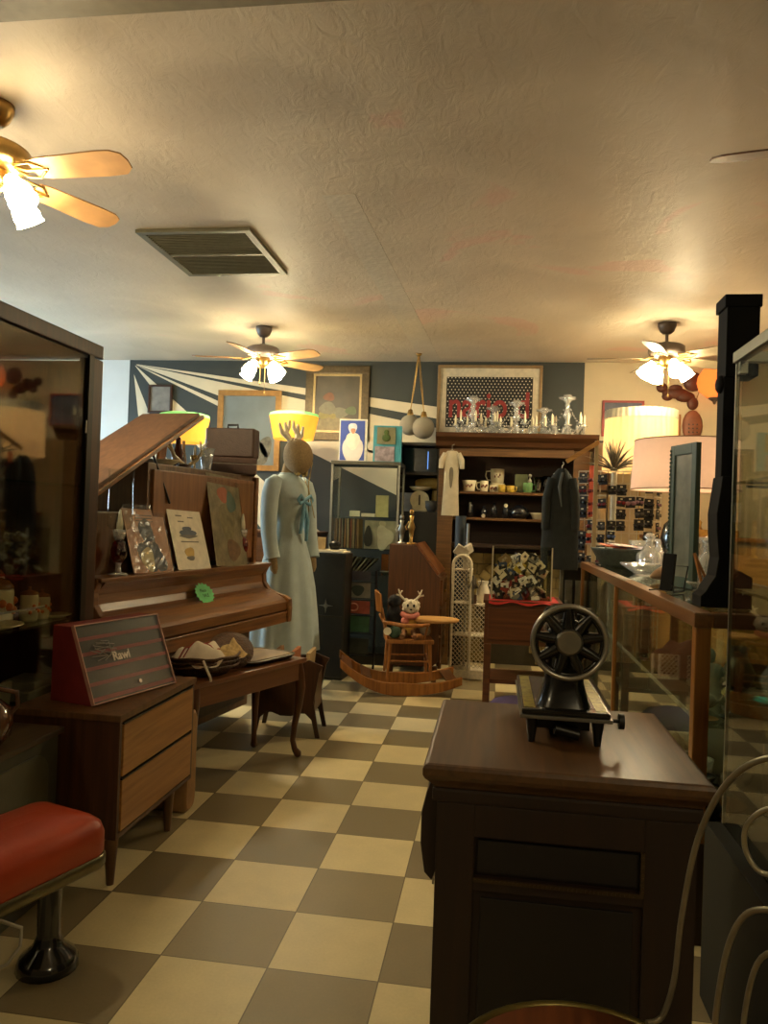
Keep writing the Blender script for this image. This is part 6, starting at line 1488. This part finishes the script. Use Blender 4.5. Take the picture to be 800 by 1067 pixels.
def put(p, q_, fr, z, kind):
    a = Vector(p).lerp(Vector(q_), fr); ang_ = math.atan2(q_[1]-p[1], q_[0]-p[0]); z += rnd.uniform(-.012, .012); sc_ = rnd.uniform(.8, 1.1)
    nrm_ = Vector((math.sin(ang_), -math.cos(ang_), 0))
    o = SG[kind] if kind not in used else SG[kind].copy()
    if kind in used: C.objects.link(o)
    used.add(kind); o.location = Vector((xa, RY, 0))+a+nrm_*.006+Vector((0,0,z)); o.rotation_euler = (0, rnd.random()*.2-.1, ang_); o.scale = (sc_, 1, sc_)
for r_ in range(9):
    z = zt-.05-r_*.083
    for i in range(3):
        if rnd.random() < .9: put(A_, B_, (i+.5)/3, z-.01*i, 'dark red' if (i == 1 and r_ < 5) or rnd.random() < .2 else ('black' if rnd.random() < .7 else 'smoke grey'))
    for i in range(5):
        if rnd.random() < .62: put(B_, C_, (i+.5)/5, z, rnd.choice(['black', 'black', 'black', 'smoke grey', 'mauve', 'dark red']) if r_ != 5 else rnd.choice(['blue', 'blue', 'black']))
    if r_ > 0: put(C_, D_, .5, z, rnd.choice(['black', 'mauve', 'smoke grey']))
for k, (fr, z0, z1) in enumerate(((.45, zt-.33, zt+.04), (.40, zt-.52, zt-.45))):
    a = Vector(A_).lerp(Vector(B_), fr)
    single('orange_strip', MB().box(-.018, .018, -.0015, .0015, 0, z1-z0), mat('orange_card', '#d4552c', .6), ('long red-orange card strip hanging on the left side of the sunglasses rack', 'short red-orange card low on the left side of the sunglasses rack')[k], 'card', (xa+a.x, RY+a.y-.008, z0), R(-24))
# spiky metal starburst
P_ = at(640, 487, RY+.03)
t = thing('air_plant', 'spiky grey air plant ornament standing on top of the sunglasses rack', 'ornament', (P_.x, RY+.05, zt+.004))
mb = MB(); rnd = random.Random(4)
for k in range(64):
    a = rnd.random()*2*PI; e = R(8+75*rnd.random()); l = .17+.07*rnd.random()
    d = Vector((math.cos(a)*math.cos(e), math.sin(a)*math.cos(e)*.6, math.sin(e)))
    mb.tube([(0, 0, .01), d*l*.6+Vector((0,0,.015)), d*l+Vector((0,0,.0))], [.006, .004, .0012], 5)
mb.build('spikes', mat('spike_grey', '#6c6450', .5, .3), t)
MB().ball((0, 0, .012), (.03, .03, .012), 12).build('core', mat('spike_grey', '#6c6450'), t)

# ---- pleated floor lamp behind the rack
P_ = at(667, 460, 6.35)
zt_, zb_ = at(667, 430, 6.35).z, at(667, 492, 6.35).z
t = thing('floor_lamp', 'floor lamp with a tall glowing pleated cream shade behind the sunglasses rack', 'lamp', (P_.x, 6.35, 0))
mb = MB(); mb.lathe([(.285, zb_), (.275, zt_-.06)], seg=144, fold=.012, nf=36); mb.build('lamp_shade', shade('pleated_cream', '#e4c69a', .45, emit=.05, ecol='#ffbc60'), t)
mb = MB(); mb.lathe([(.279, zt_-.062), (.277, zt_+.01)], seg=144, fold=.014, nf=36); mb.build('shade_heading', mat('pleat_heading', '#a89c80', .8), t)
MB().lathe([(.001, 0), (.16, 0), (.15, .03), (.03, .05), (.015, .08), (.013, zb_+.02)], seg=24).build('pole', M_BRASS, t)
MB().ball((0, -.03, zb_+.17), (.035, .035, .05), 12).build('bulb', emis('warm_bulb', '#ffd9a0', 30), t)
lamp_light(t, (0, -.03, zb_+.18), 1.7, (1, .72, .42), .04)

# ---- tall white shaded lamp added out of view for light and reflections, low cupboard right of the rack (seen reflected and through gaps)
t = thing('side_cupboard', 'pale cupboard with a dark shelf gap against the cream wall, behind the counter', 'cupboard', (1.75, 6.7, 0))
MB().box(-.45, .9, 0, .45, 0, 1.15).build('body', mat('cupboard_tan', '#7b6a4e', .6), t, bevel=.006); MB().box(-.47, .92, -.02, .45, 1.15, 1.18).build('top', W_OAK, t)
for x in (-.43, .24): 
    d = MB().box(x, x+.64, -.015, 0, .05, 1.10).build('door', W_PINE, t, bevel=.004); MB().ball((x+.58, -.03, .6), (.014,)*3, 8).build('knob', M_BRASS, d)
t = thing('brass_tray_stack', 'long brass fireplace fender lying on the tan cupboard', 'fender', (1.72, 6.85, 1.181))
MB().box(-.30, .30, -.06, .06, 0, .06).build('base', M_GOLD, t, bevel=.008); 
for k in range(3): MB().lathe([(.001, .06), (.02, .06), (.01, .09), (.018, .12), (.001, .14)], (-.2+.2*k, 0, 0), 10).build('finial', M_GOLD, t)
for i, (x, y, s_, lb) in enumerate(((2.1, 5.2, 1.0, 'table lamp with a narrow cream pleated shade added out of view on the dark side table'),)):
    tb = thing('side_table', 'dark side table added out of view at the right carrying a cream shaded lamp', 'table', (x, y, 0))
    MB().box(-.28, .28, -.28, .28, .68, .71).build('top', W_DARK, tb, bevel=.004)
    for sx in (-1, 1):
        for sy in (-1, 1): MB().tube([(sx*.24, sy*.24, .68), (sx*.24, sy*.24, 0)], [.025, .018], 8).build('leg', W_DARK, tb)
    t = thing('cream_lamp', lb, 'lamp', (x, y, .71))
    MB().lathe([(.17, .62), (.11, .93)], seg=60, fold=.012, nf=20).build('lamp_shade', shade('cream_shade', '#efe2c0', .5, emit=.5, ecol='#ffe0a8'), t)
    MB().lathe([(.001, 0), (.09, 0), (.08, .03), (.04, .08), (.07, .25), (.03, .42), (.015, .5), (.012, .7)], seg=20).build('base', mat('pink_glass_base', '#a8685a', .2), t)
    lamp_light(t, (0, 0, .76), 4, (1, .75, .45), .04)

# ---- glass cabinet at the right edge
t = thing('glass_cabinet', 'tall aluminium framed glass cabinet at the right edge of the photo, nearest the camera', 'cabinet', (.615, 1.25, 0))
D = .90; Wd = .55; ZT = 1.705
M_AL = mat('aluminium_frame', '#7f7f74', .35, .7, .1)
MB().box(-.04, Wd, 0, D, 0, .46).build('base', mat('dark_green_base', '#0e100a', .7, 0, .2, 10), t, bevel=.004)
for x, y in ((0, 0), (Wd-.02, 0), (Wd-.02, D-.02)): MB().box(x, x+.02, y, y+.02, .46, ZT-.028).build('post', M_AL, t)
MB().box(.002, .010, D-.010, D-.002, .46, ZT-.03).build('corner_strip', M_AL, t)
mb = MB(); mb.box(-.004, .022, -.004, D+.004, ZT-.028, ZT); mb.box(Wd-.02, Wd, 0, D, ZT-.028, ZT); mb.box(.022, Wd-.02, 0, .02, ZT-.028, ZT); mb.box(.022, Wd-.02, D-.018, D+.004, ZT-.028, ZT); mb.build('top_frame', M_AL, t, bevel=.002)
MB().box(.004, .024, D-.035, D-.012, ZT-.062, ZT-.028).build('corner_clip', M_STEEL, t, bevel=.002)
G_CAB = glass('cabinet_pane', '#e6e8e2', .6, .02, .015)
MB().box(.002, .006, .02, D-.01, .46, ZT-.028).build('side_pane', G_CAB, t); MB().box(.02, Wd-.02, D-.006, D-.002, .46, ZT-.028).build('end_pane', G_CAB, t)
MB().box(Wd-.012, Wd-.008, .02, D-.02, .46, ZT-.028).build('back_pane', mat('cabinet_back', '#3a3a33', .5), t)
for z in (.80, 1.08, 1.36): 
    MB().box(.01, Wd-.02, .01, D-.015, z-.007, z).build('glass_shelf', G_SHELF, t)
    MB().box(.03, .20, D-.03, D-.022, z-.016, z-.009).build('shelf_bracket', M_BLACK, t)
for i, (k_, x, y, z, s_, m_, lb) in enumerate((('vase', .72, 2.0, .801, .13, G_CRYS, 'crystal vase on the lower shelf of the aluminium glass cabinet'), ('bowl', .85, 1.95, .801, .07, M_OLV, 'olive dish on the lower shelf of the aluminium glass cabinet'), ('goblet', .78, 2.0, 1.081, .13, G_CRYS, 'crystal goblet on the middle shelf of the aluminium glass cabinet'), ('candlestick', .90, 2.0, 1.081, .15, M_BRZ, 'bronze candlestick on the middle shelf of the aluminium glass cabinet'), ('decanter', .82, 1.95, 1.361, .13, G_CRYS, 'decanter on the top shelf of the aluminium glass cabinet'))):
    clutter(k_, lb, x, y, z, s_, m_)

# ---- sewing machine cabinet
t = thing('sewing_cabinet', 'dark mahogany sewing machine cabinet with a moulded top and recessed panel, lower right', 'cabinet', (-.12, 1.45, 0))
Wc, Dc = .53, .55
mb = MB(); mb.loft([[Vector((x+Wc/2, y+Dc/2, z)) for x, y in [(-Wc/2-d, -Dc/2-d), (Wc/2+d, -Dc/2-d), (Wc/2+d, Dc/2+d), (-Wc/2-d, Dc/2+d)]] for d, z in ((-.022, .722), (-.018, .728), (-.004, .742), (0, .750), (.0, .762), (-.004, .768), (-.010, .770))])
for i in range(len(mb.sm)): mb.sm[i] = False
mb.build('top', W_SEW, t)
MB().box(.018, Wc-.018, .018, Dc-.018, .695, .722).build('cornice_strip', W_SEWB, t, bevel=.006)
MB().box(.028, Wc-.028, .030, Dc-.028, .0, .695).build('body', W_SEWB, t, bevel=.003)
mb = MB(); mb.box(.028, .10, .018, .032, .0, .695); mb.box(Wc-.12, Wc-.028, .018, .032, 0, .695); mb.box(.10, Wc-.12, .018, .032, .635, .695); mb.box(.10, Wc-.12, .018, .032, .535, .56); mb.box(.10, Wc-.12, .018, .032, 0, .06)
mb.build('front_rails', W_SEWB, t, bevel=.002)
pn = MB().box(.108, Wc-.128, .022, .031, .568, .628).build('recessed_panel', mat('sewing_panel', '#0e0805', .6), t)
mb = MB(); mb.box(.10, Wc-.12, .012, .018, .553, .560); mb.box(Wc-.127, Wc-.12, .012, .018, .56, .635)
for k in range(38): mb.cbox((.105+k*.0078, .012, .5565), (.004, .004, .006))
for k in range(9): mb.cbox((Wc-.1235, .012, .565+k*.008), (.006, .004, .004))
mb.build('beaded_edge', mat('bead_wood', '#3b2c14', .4), t)
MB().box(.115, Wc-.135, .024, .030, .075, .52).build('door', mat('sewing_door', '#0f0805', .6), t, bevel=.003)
br = [(.03, .72), (.03, .56), (.02, .53), (.005, .545), (-.004, .60), (-.004, .66), (.005, .70), (.012, .72)]
MB().prism(br, 'xz', .05, .12).build('corbel', W_SEWB, t, bevel=.003)
MB().box(.018, .022, .10, .104, .50, .58).build('hinge', M_STEEL, t)
# sewing machine head
t = thing('sewing_machine', 'black vintage sewing machine head with a chromed spoked handwheel, facing the camera end-on', 'sewing machine', (.158, 1.66, .770))
M_JAP = mat('japanned_black', '#0a0a09', .25, 0, 0, coat=.3)
def loftbox(rs):
    mb = MB(); mb.loft([[Vector((cx+x, cy+y, z)) for x, y in rrect(hx, hy, r, 5)] for cx, cy, hx, hy, r, z in rs]); return mb
bed = MB().box(-.090, .092, -.015, .345, .060, .072); bed.build('bed', M_JAP, t, bevel=.005, seg=3)
MB().box(-.094, .096, -.019, .349, .052, .060).build('bed_rim', M_STEEL, t, bevel=.002)
M_DEC = mat('gold_floral_decal', '#8c8138', .35, .3, .55, 70); M_DEC2 = mat('red_floral_decal', '#5e2b24', .4, 0, .5, 70); M_PLATE = mat('slide_plate', '#77707c', .2, .9)
MB().box(-.085, -.062, .0, .335, .0722, .0730).build('decal_band', M_DEC, t)
MB().box(-.060, -.040, .02, .32, .0722, .0730).build('slide_plate', M_PLATE, t)
MB().box(.064, .086, .0, .335, .0722, .0730).build('decal_band', M_DEC, t)
MB().box(.045, .062, .02, .32, .0722, .0730).build('decal_band', M_DEC2, t)
loftbox([(.0, .055, .058, .05, .03, .070), (.0, .055, .052, .045, .03, .085), (.0, .055, .042, .036, .028, .12), (.0, .055, .038, .034, .026, .18), (.0, .055, .042, .04, .028, .23), (0, .055, .040, .04, .028, .262), (0, .055, .025, .03, .02, .275)]).build('pillar', M_JAP, t)
MB().tube([(0, .03, .225), (0, .10, .225), (0, .17, .222), (0, .27, .222), (0, .335, .222), (0, .345, .222)], [.042, .045, .036, .034, .036, .02], 20).build('arm', M_JAP, t)
MB().tube([(0, .31, .25), (0, .31, .10)], [.028, .022], 14).tube([(0, .31, .10), (0, .31, .078)], .005, 8).build('needle_head', M_JAP, t)
wz = .219
hwl = MB().tube([(.074*math.cos(2*PI*k/48), -.042, wz+.074*math.sin(2*PI*k/48)) for k in range(48)], .0055, 10, closed=True).build('handwheel', M_CHROME, t)
MB().tube([(.068*math.cos(2*PI*k/48), -.036, wz+.068*math.sin(2*PI*k/48)) for k in range(48)], .006, 8, closed=True).build('inner_rim', M_JAP, hwl)
for k in range(9):
    a = 2*PI*k/9+.2; MB().tube([(.03*math.cos(a), -.030, wz+.03*math.sin(a)), (.070*math.cos(a), -.036, wz+.070*math.sin(a))], [.015, .009], 8).build('spoke', M_JAP, hwl)
MB().tube([(0, -.010, wz), (0, -.030, wz), (0, -.034, wz)], [.046, .046, .038], 28).build('hub_disc', M_JAP, hwl)
MB().tube([(0, -.033, wz), (0, -.046, wz), (0, -.049, wz)], [.0275, .0275, .023], 28).build('hub_cap', M_STEEL, hwl)
MB().tube([(0, -.01, wz), (0, .05, wz)], .022, 14).build('axle', M_JAP, hwl)
for x, y in ((-.068, .0), (.068, .0), (-.068, .31), (.068, .31)):
    MB().tube([(x, y, .055), (x, y, .0)], [.014, .007], 8).build('foot', M_BLACK, t)
MB().cbox((0, .18, .040), (.11, .30, .035)).tube([(-.02, .0, .03), (.03, .0, .02)], .012, 8).build('underworks', M_BLACK, t)
MB().tube([(.09, .0, .055), (.112, .0, .055)], .004, 8).tube([(.110, 0, .055), (.120, 0, .055)], .016, 14).build('bed_knob', M_BLACK, t)
MB().tube([(.02, -.02, .275), (.02, -.02, .285), (.045, -.02, .287)], .004, 6).tube([(0, .06, .27), (0, .06, .295)], .004, 6).build('spool_pin', M_STEEL, t)

# ---- wire parlour chair in the foreground
t = thing('wire_chair', 'bent wire parlour chair with a round wooden seat, cut off at the bottom right', 'chair', (.155, 1.10, 0))
M_WIRE = mat('chair_wire', '#8d8672', .3, .6, .15, 30)
MB().lathe([(.001, .448), (.19, .448), (.196, .44), (.19, .432), (.001, .432)], seg=40).build('seat', wood('chair_seat', '#4a2410', '#6b3a1c', .4, 'Y'), t)
MB().tube([(.20*math.cos(2*PI*k/44), .20*math.sin(2*PI*k/44), .443) for k in range(44)], .007, 8, closed=True).build('seat_rim', mat('seat_rim_brass', '#6d6134', .35, .7), t)
def wl_(pts, r=.0045, nm='back_wire'):
    # smooth the control points
    P = [Vector(p)-Vector((.155, 1.10, 0)) for p in pts]; out = []
    for i in range(len(P)-1):
        p0_, p1, p2, p3 = P[max(0, i-1)], P[i], P[i+1], P[min(len(P)-1, i+2)]
        for k in range(6):
            u = k/6; out.append(.5*((2*p1)+(-p0_+p2)*u+(2*p0_-5*p1+4*p2-p3)*u*u+(-p0_+3*p1-3*p2+p3)*u**3))
    out.append(P[-1]); MB().tube(out, r, 8).build(nm, M_WIRE, t)
wl_([(.26, 1.26, .455), (.285, 1.27, .462), (.298, 1.255, .53), (.305, 1.25, .63), (.318, 1.22, .765), (.338, 1.15, .875), (.372, 1.08, .932), (.41, .98, .94), (.43, .88, .87), (.42, .82, .72), (.36, .86, .56), (.31, .93, .455)])
wl_([(.375, .98, .875), (.352, 1.02, .885), (.332, 1.045, .855), (.332, 1.05, .82), (.348, 1.03, .80), (.372, .98, .83), (.39, .93, .86)], .0035)
wl_([(.36, 1.0, .77), (.335, 1.04, .745), (.322, 1.07, .69), (.315, 1.09, .60), (.312, 1.10, .50), (.31, 1.12, .452)], .004)
wl_([(.37, .97, .74), (.345, 1.02, .70), (.338, 1.05, .62), (.335, 1.05, .54), (.335, 1.05, .452)], .0035)
for k in range(4):
    a = R(45+90*k); p = Vector((.17*math.cos(a), .17*math.sin(a), .435)); q_ = Vector((.21*math.cos(a), .21*math.sin(a), 0))
    MB().tube([p, p.lerp(q_, .5)+Vector((.01, 0, 0)), q_], .008, 8).build('leg', M_WIRE, t)
    a2 = a+PI/2; MB().tube([p.lerp(q_, .35), Vector((.12*math.cos(a+PI/4), .12*math.sin(a+PI/4), .36)), Vector((.17*math.cos(a2), .17*math.sin(a2), .435)).lerp(Vector((.21*math.cos(a2), .21*math.sin(a2), 0)), .35)], .005, 6).build('brace', M_WIRE, t)



# ---------------------------------------------------------------- view settings
sc = bpy.context.scene
sc.view_settings.view_transform = 'Standard'; sc.view_settings.look = 'None'
sc.view_settings.gamma = 1; sc.view_settings.use_curve_mapping = False
sc.view_settings.exposure = 1.6
